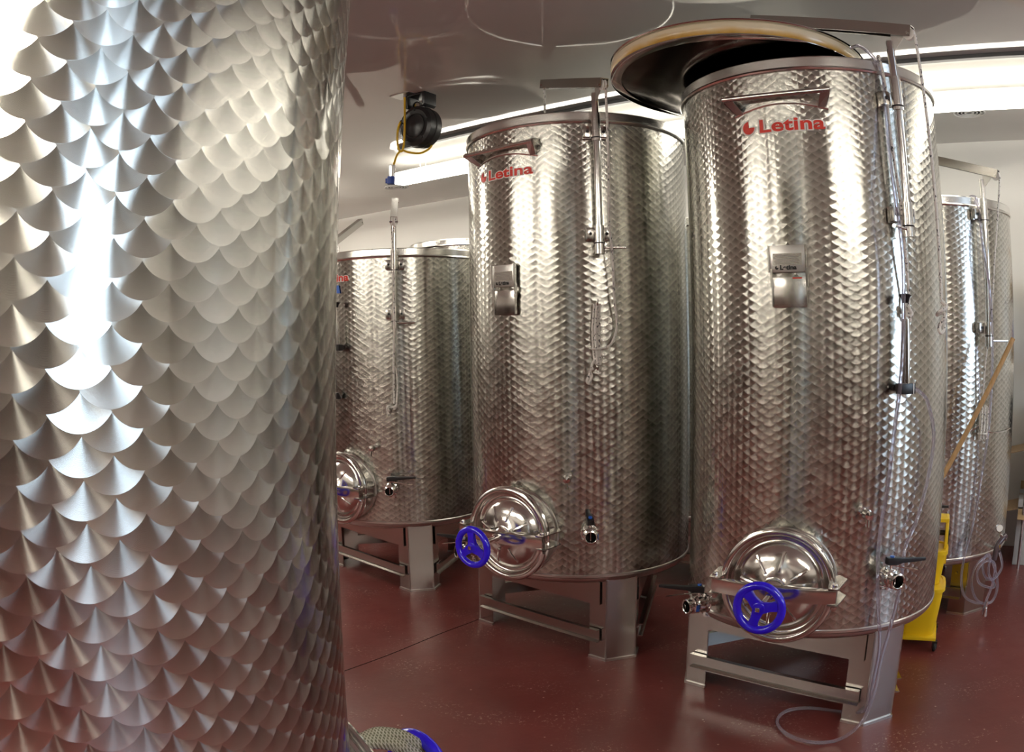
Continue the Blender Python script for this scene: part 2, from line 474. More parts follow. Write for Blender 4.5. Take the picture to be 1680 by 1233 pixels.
# ---------------------------------------------------------------- tank building blocks
def cyl3(phi, r, z): a = math.radians(phi); return Vector((r * math.cos(a), r * math.sin(a), z))
def frame(phi):
    a = math.radians(phi); return Vector((math.cos(a), math.sin(a), 0)), Vector((-math.sin(a), math.cos(a), 0)), ZD.copy()

def shell(T, R, H, SEAM=SEAM):
    prof = [(R, SEAM), (R, H - .05)]
    n = 160
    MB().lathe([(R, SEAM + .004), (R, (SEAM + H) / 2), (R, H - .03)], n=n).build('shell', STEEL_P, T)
    MB().lathe([(R + .001, H - .052), (R + .009, H - .056), (R + .013, H - .050), (R + .010, H - .044), (R + .008, H - .042), (R + .008, H - .040),
                (R + .008, H - .008), (R + .008, H - .005), (R + .004, H), (R - .004, H), (R - .006, H - .006), (R - .006, H - .012), (R - .006, H - .09)], n=n).build('rim_band', RIMS, T)
    MB().lathe([(R - .003, H - .092), (R - .003, SEAM), (.001, SEAM - .02)], n=96).build('inner_wall', SHADED_STEEL, T)
    MB().lathe([(R, SEAM + .008), (R + .0035, SEAM + .004), (R + .0035, SEAM - .006), (R - .002, SEAM - .012)], n=n).build('weld_seam', STEEL_B, T)
    MB().lathe([(R - .001, SEAM - .004), (R - .004, SEAM - .022), (R - .014, SEAM - .034), (R - .03, SEAM - .04), (.30, SEAM - .07), (.05, SEAM - .085), (.0001, SEAM - .086)], n=n).build('bottom', STEEL_B, T)

def stand(T, R, axis=-135.0, SEAM=SEAM):
    """three bent-plate legs joined by an upper and a lower rail on each side"""
    leg_phis = [axis + 60, axis - 60, axis + 180]
    th = .004
    def corners(phi):
        a = cyl3(phi - 8, R - .003, 0); b = cyl3(phi + 8, R - .003, 0)
        # flanges run inward parallel to the rails
        d1 = cyl3(phi - 8 - 0, 1, 0)
        n1, t1, _ = frame(phi - 60); n2, t2, _ = frame(phi + 60)
        f1 = a - t1 * .105; f2 = b + t2 * .105
        return f1, a, b, f2
    for phi in leg_phis:
        f1, a, b, f2 = corners(phi)
        L = empty_part = None
        m = MB()
        for p, q in ((f1, a), (a, b), (b, f2)):
            d = (q - p).normalized(); nrm = d.cross(ZD)
            m.box((p + q) / 2 + ZD * ((SEAM - .014) / 2) - nrm * th, ((q - p).length / 2 + .001, th / 2, (SEAM - .014) / 2 - .001), (d, nrm, ZD))
        leg = m.build('leg', STEEL_LEG, T, sharp=20)
        # foot pad
        mm = MB()
        for p, q in ((f1, a), (a, b), (b, f2)):
            d = (q - p).normalized(); nrm = d.cross(ZD)
            mm.box((p + q) / 2 + ZD * .006 - nrm * .001, ((q - p).length / 2 + .003, .006, .006), (d, nrm, ZD))
        mm.build('foot', STEEL_B, leg)
        for (p, q) in ((f1, a), (b, f2)):
            d = (q - p).normalized(); nrm = d.cross(ZD)
            base = q if p is b else p
            inward = base
            for z in (SEAM - .04, SEAM - .10, .135):
                c = inward + (d * .05 if p is not b else -d * .05) * .6 + ZD * z
                MB().cyl(c, c + nrm * .008, .007, n=6).build('bolt', CHROME, leg)
    for k in range(3):
        pa = leg_phis[k]; pb = leg_phis[(k + 1) % 3]
        # each side of the triangle: outward normal half way between the two legs
        for (la, lb) in ((pa, pb),):
            A = corners(la); B = corners(lb)
            best = min(((x - y).length, i, j) for i, x in enumerate((A[0], A[3])) for j, y in enumerate((B[0], B[3])))
            p = (A[0], A[3])[best[1]]; q = (B[0], B[3])[best[2]]
            d = (q - p).normalized(); nrm = d.cross(ZD)
            if nrm.dot(p) < 0: nrm = -nrm
            e = .07
            c = (p + q) / 2; h = (q - p).length / 2 + e
            # upper rail: plate with a folded lower lip
            MB().prism([(.006, SEAM - .025), (.009, SEAM - .025), (.009, .298), (-.02, .296), (-.02, .299), (.006, .302)],
                       -h, h, (nrm, ZD, d), c).build('upper_rail', STEEL_LEG, T)
            MB().prism([(.006, .168), (.030, .168), (.030, .164), (.010, .164), (.010, .108), (.030, .104), (.030, .100), (.006, .100)],
                       -h, h, (nrm, ZD, d), c).build('lower_rail', STEEL_LEG, T)

def manway(T, R, phi, z=.661, off=.32, wl=0.0, wz=-.008, spin=0.0, handle_mat=None):
    a, t, k = frame(phi); c = ZD * z
    N = MB().lathe([(.205, R - .06), (.205, R + .055), (.207, R + .058)], c, a, 64).build('manway_neck', STEEL, T)
    MB().lathe([(.206, R + .045), (.222, R + .050), (.228, R + .058), (.228, R + .066), (.222, R + .072), (.206, R + .072)], c, a, 72).build('manway_flange', CHROME, T)
    # bright bead where neck is welded to the shell
    pts = []
    for i in range(48):
        b = 2 * PI * i / 48; yy = .208 * math.cos(b); zz = .208 * math.sin(b)
        pts.append(a * (math.sqrt(R * R - yy * yy) + .002) + t * yy + c + k * zz)
    MB().tube(pts, .005, 6, True, 1).build('weld_bead', STEEL_B, N)
    s = R
    lid = MB().lathe([(.216, s + .070), (.226, s + .076), (.230, s + .084), (.226, s + .092), (.212, s + .096), (.203, s + .093), (.197, s + .078),
                      (.190, s + .068), (.178, s + .066), (.168, s + .074), (.158, s + .088), (.135, s + .104), (.10, s + .118), (.06, s + .124), (.054, s + .132), (.046, s + .134), (.042, s + .127), (.0001, s + .128)],
                     c, a, 96).build('manway_lid', STEEL, T, sharp=60)
    MB().torus(c + a * (s + .087), a, .2225, .0062, 72, 8).build('lid_gasket_ring', CHROME, lid)
    def dome(r): return s + .128 - (r / .155) ** 2 * .036
    for i in range(8):
        b = spin + PI / 8 + 2 * PI * i / 8
        dr = t * math.cos(b) + k * math.sin(b)
        MB().tube([c + dr * r + a * (dome(r) + .0015) for r in (.072, .095, .12, .145)], .0072, 8, False, 3).build('pressed_rib', CHROME, lid)
    MB().lathe([(.04, s + .12), (.04, s + .140), (.030, s + .150), (.022, s + .154)], c, a, 24).build('boss', CHROME, lid)
    # clamp bar: shallow bow across the lid
    xs = [-.245, -.15, -.05, .05, .15, .245]; fr = [.150, .166, .172, .172, .166, .150]
    poly = [(x, s + f) for x, f in zip(xs, fr)] + [(x, s + f - .034 * (1 if abs(x) < .2 else .7)) for x, f in reversed(list(zip(xs, fr)))]
    bar = MB().prism(poly, -.028, .026, (t, a, k), c).build('clamp_bar', STEEL, T, .0015, 20)
    for sg in (-1, 1):
        for zz in (.030, -.034):
            # lugs run from the neck out past the bar
            MB().prism([(sg * .205, s - .02), (sg * .205, s + .10), (sg * .215, s + .160), (sg * .252, s + .160), (sg * .262, s + .02), (sg * .225, s - .02)],
                       zz, zz + .005, (t, a, k), c).build('lug_plate', STEEL_LEG, T)
        pb = c + t * (sg * .236) + a * (s + .135)
        bo = MB().lathe([(.0001, .050), (.010, .048), (.012, .042), (.012, .036), (.016, .035), (.016, .032)], pb, k, 12).cyl(pb - k * .05, pb + k * .034, .006, n=10).build('hinge_bolt', CHROME, T)
        MB().lathe([(.0001, -.056), (.010, -.054), (.012, -.046), (.012, -.040)], pb, k, 6).build('nut', CHROME, bo)
    # spindle and wheel
    w0 = c + k * wz + t * wl
    MB().cyl(c + a * (s + .14), w0 + a * (s + off - .01), .011, n=14).cyl(c + a * (s + .168), c + a * (s + .20), .020, .017, 14).build('spindle', CHROME, T)
    wc = w0 + a * (s + off)
    wh = MB().torus(wc, a, .0835, .0155, 72, 14).build('hand_wheel', BLUE, T)
    m = MB()
    m.lathe([(.0001, -.018), (.022, -.018), (.026, -.010), (.026, .008), (.022, .013), (.0001, .013)], wc, a, 28)
    for i in range(3):
        b = spin + 2 * PI * i / 3
        dr = t * math.cos(b) + k * math.sin(b); sd = a.cross(dr)
        vs = []
        for r, w, dd in ((.014, .021, .010), (.045, .0165, .009), (.08, .0215, .008)):
            for sx, sy in ((-1, -1), (1, -1), (1, 1), (-1, 1)):
                vs.append(wc + dr * r + sd * (w * sx) + a * (dd * sy))
        fs = [(0, 1, 2, 3), (8, 11, 10, 9)]
        for j in (0, 4):
            for q in range(4): fs.append((j + q, j + (q + 1) % 4, j + 4 + (q + 1) % 4, j + 4 + q))
        m.add(vs, fs)
    m.build('wheel_spokes', BLUE, wh, .004)
    MB().box(wc + a * .018, (.008, .008, .007), (t, k, a)).build('hub_bolt', CHROME, wh, .002)

def valve(T, R, phi, z, lever_dir, tilt=.0, L=.13, blue=True, name='outlet_valve'):
    """butterfly valve on a short nozzle with a black lever"""
    a, t, k = frame(phi); c = ZD * z
    r0 = R - .01
    v = MB().lathe([(.021, r0), (.021, R + .03), (.034, R + .033), (.036, R + .040), (.034, R + .047), (.027, R + .050), (.030, R + .055), (.036, R + .060), (.036, R + .085),
                    (.030, R + .090), (.027, R + .094), (.034, R + .098), (.035, R + .106), (.028, R + .110), (.026, R + .120), (.031, R + .124), (.032, R + .134), (.027, R + .136),
                    (.024, R + .134), (.023, R + .08)], c, a, 40).build(name, CHROME, T)
    MB().lathe([(.0001, R + .082), (.0235, R + .082)], c, a, 24).build('valve_disc', DARKIN, v)
    MB().box(c + a * (R + .098), (.0015, .020, .012), (t, k, a)).build('disc_edge', CHROME, v)
    # clamp wing
    MB().torus(c + a * (R + .040), a, .036, .007, 32, 8).build('clamp_ring', CHROME, v)
    MB().box(c + a * (R + .04) - k * .045 + t * .01, (.008, .012, .008), (t, k, a)).cyl(c + a * (R + .04) - k * .05 - t * .02, c + a * (R + .04) - k * .05 + t * .03, .004, n=8).build('wing_nut', CHROME, v)
    for sg in (-1, 1):
        for s2 in (-1, 1):
            MB().cyl(c + a * (R + .058) + t * (.034 * sg) + k * (.022 * s2), c + a * (R + .088) + t * (.034 * sg) + k * (.022 * s2), .005, n=8).build('body_bolt', CHROME, v)
    # stem and lever on top
    top = c + a * (R + .072) + k * .036
    MB().cyl(top - k * .01, top + k * .03, .008, n=12).build('stem', CHROME, v)
    ld = (t * lever_dir[0] + a * lever_dir[1] + k * lever_dir[2]).normalized()
    sd = ld.cross(k).normalized(); up = sd.cross(ld)
    h0 = top + k * .028
    m = MB(); pr = [(-.022, .016, .014), (.02, .016, .015), (.05, .010, .010), (.10, .0085, .009), (L, .007, .006)]
    vs = []; fs = []
    for x_, w, h_ in pr:
        for sx, sy in ((-1, -1), (1, -1), (1, 1), (-1, 1)): vs.append(h0 + ld * x_ + sd * (w * sx) + up * (h_ * sy + .004))
    for j in range(len(pr) - 1):
        for q in range(4): fs.append((j * 4 + q, j * 4 + (q + 1) % 4, j * 4 + 4 + (q + 1) % 4, j * 4 + 4 + q))
    fs += [(0, 3, 2, 1), tuple(len(vs) - 4 + q for q in range(4))]
    lv = m.add(vs, fs).build('lever', BLACK, v, .003); lv['label'] = 'black plastic lever'
    l2 = (ld - up * .22).normalized()
    MB().box(h0 - up * .012 + l2 * (L * .42), (L * .42, .006, .0018), (l2, sd, up)).build('lever_plate', CHROME, v)
    if blue:
        MB().cyl(h0 + up * .018, h0 + up * .024, .009, n=16).build('blue_cap', BLUEP, lv)['label'] = 'round blue cap on the black lever'
        MB().box(c + a * (R + .100) + t * .033 - k * .004, (.003, .013, .007), (t, k, a)).build('blue_tab', BLUEP, v)['label'] = 'small blue tab'
    return v

def sampling(T, R, phi, z):
    a, t, k = frame(phi); c = ZD * z
    v = MB().lathe([(.018, R - .01), (.018, R + .012), (.012, R + .016), (.012, R + .04), (.020, R + .045), (.020, R + .062), (.016, R + .068), (.016, R + .085), (.0001, R + .088)], c, a, 24).build('sampling_valve', CHROME, T)
    MB().cyl(c + a * (R + .072), c + a * (R + .076) - k * .045, .0055, n=10).build('spout', CHROME, v)

def ladder_rail(T, R, p0, p1, z, off=.07):
    A = cyl3(p0, R + off, z); B = cyl3(p1, R + off, z)
    d = (B - A).normalized()
    r = MB().cyl(A - d * .004, B + d * .004, .0105, n=16).build('ladder_rail', STEEL, T)
    # end plates flare from the rod down to the shell
    for phi, P, sg in ((p0, A, -1), (p1, B, 1)):
        n_, t_, k_ = frame(phi); mid, tm, _ = frame((p0 + p1) / 2)
        q0 = cyl3(phi + sg * 1.0, R + .001, z + .028); q1 = cyl3(phi + sg * -1.0, R + .001, z - .052)
        q2 = cyl3(phi - sg * 4.0, R + .001, z - .050)
        th = d * (.0035)
        for tri, nm in (([P + k_ * .014, q0, q1, P - k_ * .012], 'end_plate'),):
            vs = [p_ - th for p_ in tri] + [p_ + th for p_ in tri]; nn = len(tri)
            MB().add(vs, [tuple(range(nn)), tuple(range(nn, 2 * nn))[::-1]] + [(i, (i + 1) % nn, nn + (i + 1) % nn, nn + i) for i in range(nn)]).build(nm, STEEL_P, T)
        # gusset between end plate and shell
        g = [P - k_ * .010, q1, q2, P - k_ * .006 - d * (sg * .035)]
        nrm = (g[1] - g[0]).cross(g[2] - g[0]).normalized() * .0015
        vs = [p_ - nrm for p_ in g] + [p_ + nrm for p_ in g]
        MB().add(vs, [(0, 1, 2, 3), (7, 6, 5, 4)] + [(i, (i + 1) % 4, 4 + (i + 1) % 4, 4 + i) for i in range(4)]).build('gusset', STEEL_B, T)
    # low shelf that follows the shell under the rod
    top = []; bot = []
    n = 16; vs = []; fs = []
    for i in range(n + 1):
        f = i / n; phi = p0 + (p1 - p0) * f; arch = math.sin(PI * f)
        zz = z - .062 + .030 * arch
        ro = R + .003
        vs += [cyl3(phi, R + .0005, zz), cyl3(phi, ro, zz + .006), cyl3(phi, ro, zz + .009), cyl3(phi, R + .0005, zz + .004)]
    for i in range(n):
        for q in range(4): fs.append((i * 4 + q, i * 4 + (q + 1) % 4, i * 4 + 4 + (q + 1) % 4, i * 4 + 4 + q))
    fs += [(0, 1, 2, 3), tuple(n * 4 + q for q in (3, 2, 1, 0))]
    MB().add(vs, fs).build('rail_shelf', RIMS, T, sharp=20)

def text_mesh(body, size, bold, ext=0.0):
    cu = bpy.data.curves.new('tmp', 'FONT'); cu.body = body; cu.size = size; cu.offset = bold; cu.resolution_u = 6
    cu.space_character = 1.02
    o = bpy.data.objects.new('tmp', cu); COL.objects.link(o)
    dg = bpy.context.evaluated_depsgraph_get(); dg.update()
    me = bpy.data.meshes.new_from_object(o.evaluated_get(dg))
    bm = bmesh.new(); bm.from_mesh(me)
    bpy.data.objects.remove(o); bpy.data.meshes.remove(me)
    return bm
def wrap_sticker(bm, name, mat, T, R, phi0, z0, off, sx=1.0):
    """lay the flat outline on the shell, left end at phi0"""
    bmesh.ops.triangulate(bm, faces=[f for f in bm.faces if len(f.verts) > 3])
    for _ in range(2):
        es = [e for e in bm.edges if e.calc_length() > .012]
        if es: bmesh.ops.subdivide_edges(bm, edges=es, cuts=1)
        bmesh.ops.triangulate(bm, faces=bm.faces[:])
    for v in bm.verts:
        x_, y_ = v.co.x * sx, v.co.y
        p_ = cyl3(phi0 + math.degrees(x_ / R), R + off, z0 + y_); v.co = p_
    me = bpy.data.meshes.new(name); bm.to_mesh(me); bm.free(); me.materials.append(mat)
    o = bpy.data.objects.new(name, me); COL.objects.link(o); o.parent = T; return o
def pie(R, x, y, grow=0.0):
    bm = bmesh.new(); vs = [bm.verts.new((x + grow * .0, y - grow * 0, 0))]
    for i in range(25):
        a = PI / 2 + 1.5 * PI * i / 24
        vs.append(bm.verts.new((x + (R + grow) * math.cos(a), y + (R + grow) * math.sin(a), 0)))
    [bm.faces.new((vs[0], vs[i], vs[i + 1])) for i in range(1, len(vs) - 1)]; return bm
def logo(T, R, phi0, phi1, zb, cap):
    """maker's mark: three-quarter disc and the word, red on a white cut-out"""
    total = math.radians(phi1 - phi0) * R
    r = cap * .50
    lg = wrap_sticker(pie(r, r, r * .95), 'logo_sticker', RED, T, R, phi0, zb, .0022)
    lg['label'] = 'red three-quarter disc mark and the red word Letina on white backing'
    wrap_sticker(pie(r * 1.25, r, r * .95), 'logo_backing', WHITE, lg, R, phi0, zb, .0012)
    size = cap / .73
    probe = text_mesh('Letina', size, size * .022)
    xs = [v.co.x for v in probe.verts]; w = max(xs) - min(xs); x0 = min(xs); probe.free()
    start = phi0 + math.degrees((2 * r + cap * .32) / R)
    sx = (total - (2 * r + cap * .32)) / w
    wrap_sticker(text_mesh('Letina', size, size * .026), 'lettering', RED, lg, R, start, zb, .0024, sx)
    wrap_sticker(text_mesh('Letina', size, size * .085), 'lettering_backing', WHITE, lg, R, start, zb, .0014, sx)

def name_plate(T, R, phi, z0, z1, red=True, plate_w=.145):
    """holder with engraved plate above and a slip-in blank plate below"""
    a, t, k = frame(phi); w = plate_w / 2; H = z1 - z0; r = R + .006
    zm = z0 + H * .56
    pl_ = MB().box(a * (r + .006) + k * ((z1 + zm) / 2), (w, .002, (z1 - zm) / 2), (t, a, k)).build('data_plate', STEEL_B, T, .001)
    for sg in (-1, 1):
        MB().box(a * (r + .008) + t * (sg * w) + k * ((z1 + zm) / 2), (.003, .007, (z1 - zm) / 2), (t, a, k)).build('side_channel', CHROME, pl_)
    MB().box(a * (r + .0085) + k * (zm + (z1 - zm) * .48), (w * .78, .0006, (z1 - zm) * .22), (t, a, k)).build('engraved_panel', STEEL, pl_)
    for i in range(6):
        zz = zm + (z1 - zm) * (.33 + .06 * i)
        MB().box(a * (r + .0093) + k * zz - t * (w * .1 * (i % 2)), (w * .62, .0003, .0012), (t, a, k)).build('engraved_line', simple_cached('engraving', (.30, .28, .26), .5), pl_)
    lo = MB().box(a * (r + .004) + k * ((z0 + zm) / 2 - .01) + t * .006, (w * .9, .0015, (zm - z0) / 2 - .008), (t, a, k)).build('blank_plate', STEEL, T, .001)
    for sg in (-1, 1):
        MB().box(a * (r + .008) + t * (sg * w * .95 + .006) + k * (zm - .02), (.004, .007, .034), (t, a, k)).build('slide_clip', CHROME, lo)
        MB().box(a * (r + .006) + t * (sg * w * .93 + .006) + k * ((z0 + zm) / 2 - .012), (.0018, .006, (zm - z0) / 2 - .012), (t, a, k)).build('edge_fold', CHROME, lo)
    # small engraved maker's name
    s_ = .0165
    bm = text_mesh('Letina', s_ / .73, .0012)
    for v in bm.verts:
        v.co = a * (r + .0092) + k * (zm + .010 + v.co.y) + t * (v.co.x * 1.15 - .030)
    me = bpy.data.meshes.new('lettering'); bm.to_mesh(me); bm.free(); me.materials.append(INK)
    o = bpy.data.objects.new('lettering', me); COL.objects.link(o); o.parent = pl_
    bm = pie(.007, -.042, .0)
    for v in bm.verts: v.co = a * (r + .0092) + k * (zm + .017 + v.co.y) + t * v.co.x
    me = bpy.data.meshes.new('maker_mark'); bm.to_mesh(me); bm.free(); me.materials.append(INK)
    o = bpy.data.objects.new('maker_mark', me); COL.objects.link(o); o.parent = pl_
    if red: MB().box(a * (r + .0062) + t * (w * .5) + k * (zm - .022), (.018, .0004, .0022), (t, a, k)).build('red_mark', RED, lo)
_cache = {}
def simple_cached(n, c, r):
    if n not in _cache: _cache[n] = simple(n, c, r)
    return _cache[n]

def crane(T, R, phi, z_top, z_bot, zb, arm_to, tip_len=.10, rise=.19, rod=.12, rod_dir=None, arm_h=.045):
    """lid hoist: pole in two clamps on the shell, rising arm with a pulley at the outer end"""
    a, t, k = frame(phi); P = a * (R + .06)
    pole = MB().cyl(P + k * z_bot, P + k * (z_top - .0), .0165, n=24).build('crane_pole', CHROME, T)
    for z0_, z1_ in ((z_bot - .03, z_bot + .10), (zb[0] - .05, zb[0] + .085)): MB().cyl(P + k * z0_, P + k * z1_, .0225, n=24).build('pole_sleeve', STEEL, pole)
    for z_ in (zb[0] - .035, zb[1] - .045): MB().torus(P + k * z_, k, .0235, .003, 24, 6).build('collar_ring', BLACK, pole)
    for z in zb:
        br = MB().box(a * (R + .012) + k * z, (.056, .010, .031), (t, a, k)).box(a * (R + .030) + t * .040 + k * z, (.017, .012, .027), (t, a, k)).box(a * (R + .030) - t * .040 + k * z, (.017, .012, .027), (t, a, k)).build('bracket', STEEL_LEG, T, .002)
        for sg in (-1, 1):
            MB().lathe([(.0001, .008), (.006, .007), (.008, .003), (.008, 0)], a * (R + .042) + t * (.038 * sg) + k * z, a, 12).build('bolt', BLACK, br)
    rd = rod_dir or t
    rd = Vector(rd).normalized()
    MB().cyl(P + k * z_bot + rd * .01, P + k * z_bot + rd * rod, .0065, n=12).build('crank_rod', CHROME, pole)
    top = P + k * z_top
    inner = Vector(arm_to) - top; inner.z = 0; Lh = inner.length; d = inner.normalized()
    d3 = (d * Lh + k * rise).normalized(); sd = d3.cross(k).normalized(); up = sd.cross(d3)
    o_ = top + k * .02
    Lt = math.hypot(Lh, rise)
    poly = [(-tip_len, .004), (-tip_len, arm_h * .9), (Lt, arm_h * .55), (Lt, -arm_h * .55), (-.0, -arm_h * .25)]
    # inverted channel: a top web and two side webs
    m = MB()
    for sg in (-1, 1):
        m.prism([(-tip_len, .008), (-tip_len, .052), (Lt, .046), (Lt, .0)], sg * .019 - .0015, sg * .019 + .0015, (d3, up, sd), o_)
    m.prism([(-tip_len, .052), (-tip_len, .055), (Lt, .049), (Lt, .046)], -.0205, .0205, (d3, up, sd), o_)
    arm = m.build('crane_arm', STEEL_LEG, T)
    MB().prism([(-.012, .02), (-tip_len * .8, .02), (-.004, -.075), (.0, -.075)], -.0025, .0025, (d3, k, sd), o_).build('gusset', STEEL_B, arm)
    pc = o_ - d3 * (tip_len - .012) + up * .022
    MB().lathe([(.0001, -.008), (.026, -.008), (.019, 0), (.026, .008), (.0001, .008)], pc, sd, 24).build('pulley', WHITE, arm)
    MB().cyl(pc - sd * .026, pc + sd * .026, .005, n=8).build('pulley_pin', CHROME, arm)
    ip = o_ + d3 * (Lt - .012) + up * .02
    MB().cyl(ip - sd * .024, ip + sd * .024, .005, n=8).build('end_pin', CHROME, arm)
    tip_pt = pc - d3 * .026
    return T.location + tip_pt, T.location + ip, T.location + top

# ---------------------------------------------------------------- tanks
GRP = 'stainless wine tanks with engine-turned shells'
def tank(name_key, label, loc=None, R=None, H=None, rot=None):
    if name_key: X, Y, R, H = TANK[name_key]; loc = (X, Y, 0)
    T = empty('steel_tank', loc, label, 'tank', GRP, rot)
    shell(T, R, H); return T, R, H

# C: front right, lid swung off
T, R, H = tank('C', 'tall stainless tank at right with its lid hoisted open above it')
stand(T, R)
manway(T, R, -124, .661, .32, spin=math.radians(12))
valve(T, R, -84, .683, (1, .05, -.06), L=.16)
valve(T, R, -158, .505, (-.66, .70, .02), L=.17, name='drain_valve')
sampling(T, R, -94.5, .938)
ladder_rail(T, R, -143, -104.7, 2.505)
logo(T, R, -139.6, -107, 2.369, .052)
name_plate(T, R, -123.8, 1.70, 1.928)
tipC, innC, topC = crane(T, R, -78.2, 2.735, 1.99, (2.50, 2.045), (-.28, -.12, 0), rod_dir=(-.8, -.55, 0))
# B: middle
T, R, H = tank('B', 'tall stainless tank in the middle with a bundled rope hooked on its front')
stand(T, R)
manway(T, R, -127, .667, .345, spin=math.radians(95))
valve(T, R, -91.6, .684, (-.1, -.9, .35), L=.10)
valve(T, R, -160, .50, (-.62, .74, .04), L=.17, name='drain_valve')
sampling(T, R, -101, .945)
ladder_rail(T, R, -153, -113, 2.512)
logo(T, R, -149.5, -116, 2.371, .050)
name_plate(T, R, -132, 1.705, 1.942, red=False)
tipB, innB, topB = crane(T, R, -86.2, 2.735, 2.0, (2.55, 2.065), (-.17, -.05, 0), rod_dir=(1, 0, 0))
# A: back left, shorter
T, R, H = tank('A', 'shorter stainless tank at the back left, half hidden behind the large near tank')
stand(T, R)
manway(T, R, -124, .675, .32, spin=math.radians(30))
valve(T, R, -91.2, .683, (1, .05, .06), L=.16, blue=False)
sampling(T, R, -101.5, .937)
logo(T, R, -149, -118.7, 1.97, .047)
tipA, innA, topA = crane(T, R, -86.2, 2.285, 1.695, (2.05, 1.75), (-.03, -.07, 0), rod_dir=(1, 0, 0), rise=.20)
# D: right rear
X, Y, R, H = TANK['D']
T = empty('steel_tank', (X, Y, 0), 'stainless tank at the right rear with a wooden mop handle leaning across it', 'tank', GRP)
shell(T, R, H, .352)
stand(T, R, SEAM=.352)
manway(T, R, 60, .60, .32, spin=.3)
valve(T, R, -116, .618, (1, .1, -.02), L=.16, blue=False)
sampling(T, R, -128, .877)
tipD, innD, topD = crane(T, R, -82.3, 2.439, 1.561, (2.248, 1.632), (-.32, -.13, 0), rise=.21, rod=.13, rod_dir=(1, -.05, 0))
# L: huge near tank
T, R, H = tank(None, 'huge close-up stainless tank filling the left of the photo, cropped top and bottom', (-.834, .876, 0), .577, 2.66, (0, .030, 0))
LT = T
stand(T, R, 45)
manway(T, R, 48.5, .697, .32, spin=.4)
# tanks of the row behind, mostly hidden
def back_tank(loc, R, H, label):
    T = empty('steel_tank', loc, label, 'tank', GRP); shell(T, R, H); stand(T, R); return T
HE = at_range(720, 392, 6.45).z
TE = back_tank((-.27, 7.0, 0), .60, HE, 'tank behind the back left one, only its pale rim showing above it')
TF = back_tank((-1.42, 6.62, 0), .56, 1.98, 'hidden tank at the far left whose slanting hoist arm shows above the rim')
zf = at_range(561, 404, 6.15).z; zg = at_range(593, 372, 6.5).z; pg_ = at_range(593, 372, 6.5)
crane(TF, .56, -80, zf, 1.55, (1.90, 1.62), (pg_.x + 1.42, pg_.y - 6.62, 0), rise=zg - zf)
TG = back_tank((1.30, 5.35, 0), .56, 2.32, 'narrow sliver of a far tank between the middle and right tanks')

# ---------------------------------------------------------------- floating lid over tank C
lx, ly, lz = 1.02, 3.294, 2.701
lid = empty('floating_lid', (lx, ly, lz), 'round steel lid with a gold-toned air tube round its edge, hung above the right tank', 'lid', rot=(-.027, .05, 0))
RL = .565
MB().lathe([(.0001, -.004), (RL - .055, -.004), (RL - .035, .002), (RL - .022, .002), (RL - .022, .006), (.0001, .008)], n=128).build('lid_pan', SHADED_STEEL, lid)
MB().lathe([(RL - .04, -.004), (RL - .004, -.005), (RL + .007, -.001), (RL + .007, .003), (RL - .004, .006), (RL - .04, .006)], n=128).build('lower_rim', CHROME, lid)
MB().lathe([(RL - .03, .004), (RL - .004, .007), (RL + .006, .020), (RL + .007, .034), (RL + .006, .050), (RL - .004, .061), (RL - .03, .064)], n=128).build('air_tube', LIDTUBE, lid)
MB().lathe([(RL - .06, .062), (RL + .004, .062), (RL + .009, .066), (RL + .004, .071), (RL - .06, .071), (.0001, .085)], n=128).build('upper_rim', STEEL, lid)
MB().lathe([(.024, -.004), (.026, -.012), (.021, -.014), (.017, -.010), (.015, -.002), (.0001, -.002)], n=24).build('vent_port', CHROME, lid)
MB().lathe([(.03, .08), (.03, .12), (.055, .125), (.06, .15), (.058, .215), (.045, .238), (.0001, .246)], n=28).build('vent_cap', WHITE, lid)['label'] = 'white domed vent cap on top of the lid'
for i in range(3):
    b = 2 * PI * i / 3 + .5
    MB().torus((.30 * math.cos(b), .30 * math.sin(b), .105), (math.cos(b), math.sin(b), 0), .022, .004, 20, 6).build('lifting_eye', CHROME, lid)

# ---------------------------------------------------------------- ropes and tubes
def cord(name, pts, r, mat, label, cat, group=None, n=8, smooth=6, extra=None):
    m = MB().tube(pts, r, n, False, smooth)
    if extra: extra(m)
    o = m.build(name, mat); recenter(o, pts[-1]); tag(o, label, cat, group)
    return o
RG = 'white ropes flecked with black'
# B: down from the tip, looped to the bundle on the hook
bp = [tipB] + [on('B', x_, y_, o_) for x_, y_, o_ in ((998, 250, .10), (999, 360, .10), (1004, 409, .085), (1008, 490, .05), (1012, 532, .035), (1006, 558, .03), (996, 569, .03), (975, 572, .03))]
def bundleB(m):
    for dx_, oo in ((-5, .020), (-1, .032), (4, .022), (1, .018)):
        m.tube([on('B', 980 + dx_, 498, oo), on('B', 978 + dx_ * 1.2, 545, oo), on('B', 981 + dx_, 592, oo), on('B', 983, 597, oo + .008)], .0058, 8)
    m.torus(on('B', 979, 572, .025), ZD, .02, .006, 20, 8)
    m.tube([on('B', 978, 588, .03), on('B', 972, 596, .03), on('B', 968, 612, .03), on('B', 963, 624, .03), on('B', 966, 628, .03), on('B', 971, 616, .03), on('B', 967, 608, .036), on('B', 973, 604, .03)], .0062, 8)
cord('rope', bp, .0058, ROPE, 'flecked white rope from the middle tank hoist, bundled on a hook at its front', 'rope', RG, extra=bundleB)
for ya, yb, lab in ((500, 490, 'small upturned steel pin at the top of the rope bundle on the middle tank'), (598, 607, 'small downturned steel pin at the foot of the rope bundle on the middle tank')):
    hk = MB().tube([on('B', 980, ya, .0), on('B', 980, ya, .035), on('B', 980, yb, .036)], .0045, 8, False, 3).build('rope_cleat', CHROME)
    recenter(hk, on('B', 980, ya, .0)); tag(hk, lab, 'cleat', 'rope pins on the middle tank')
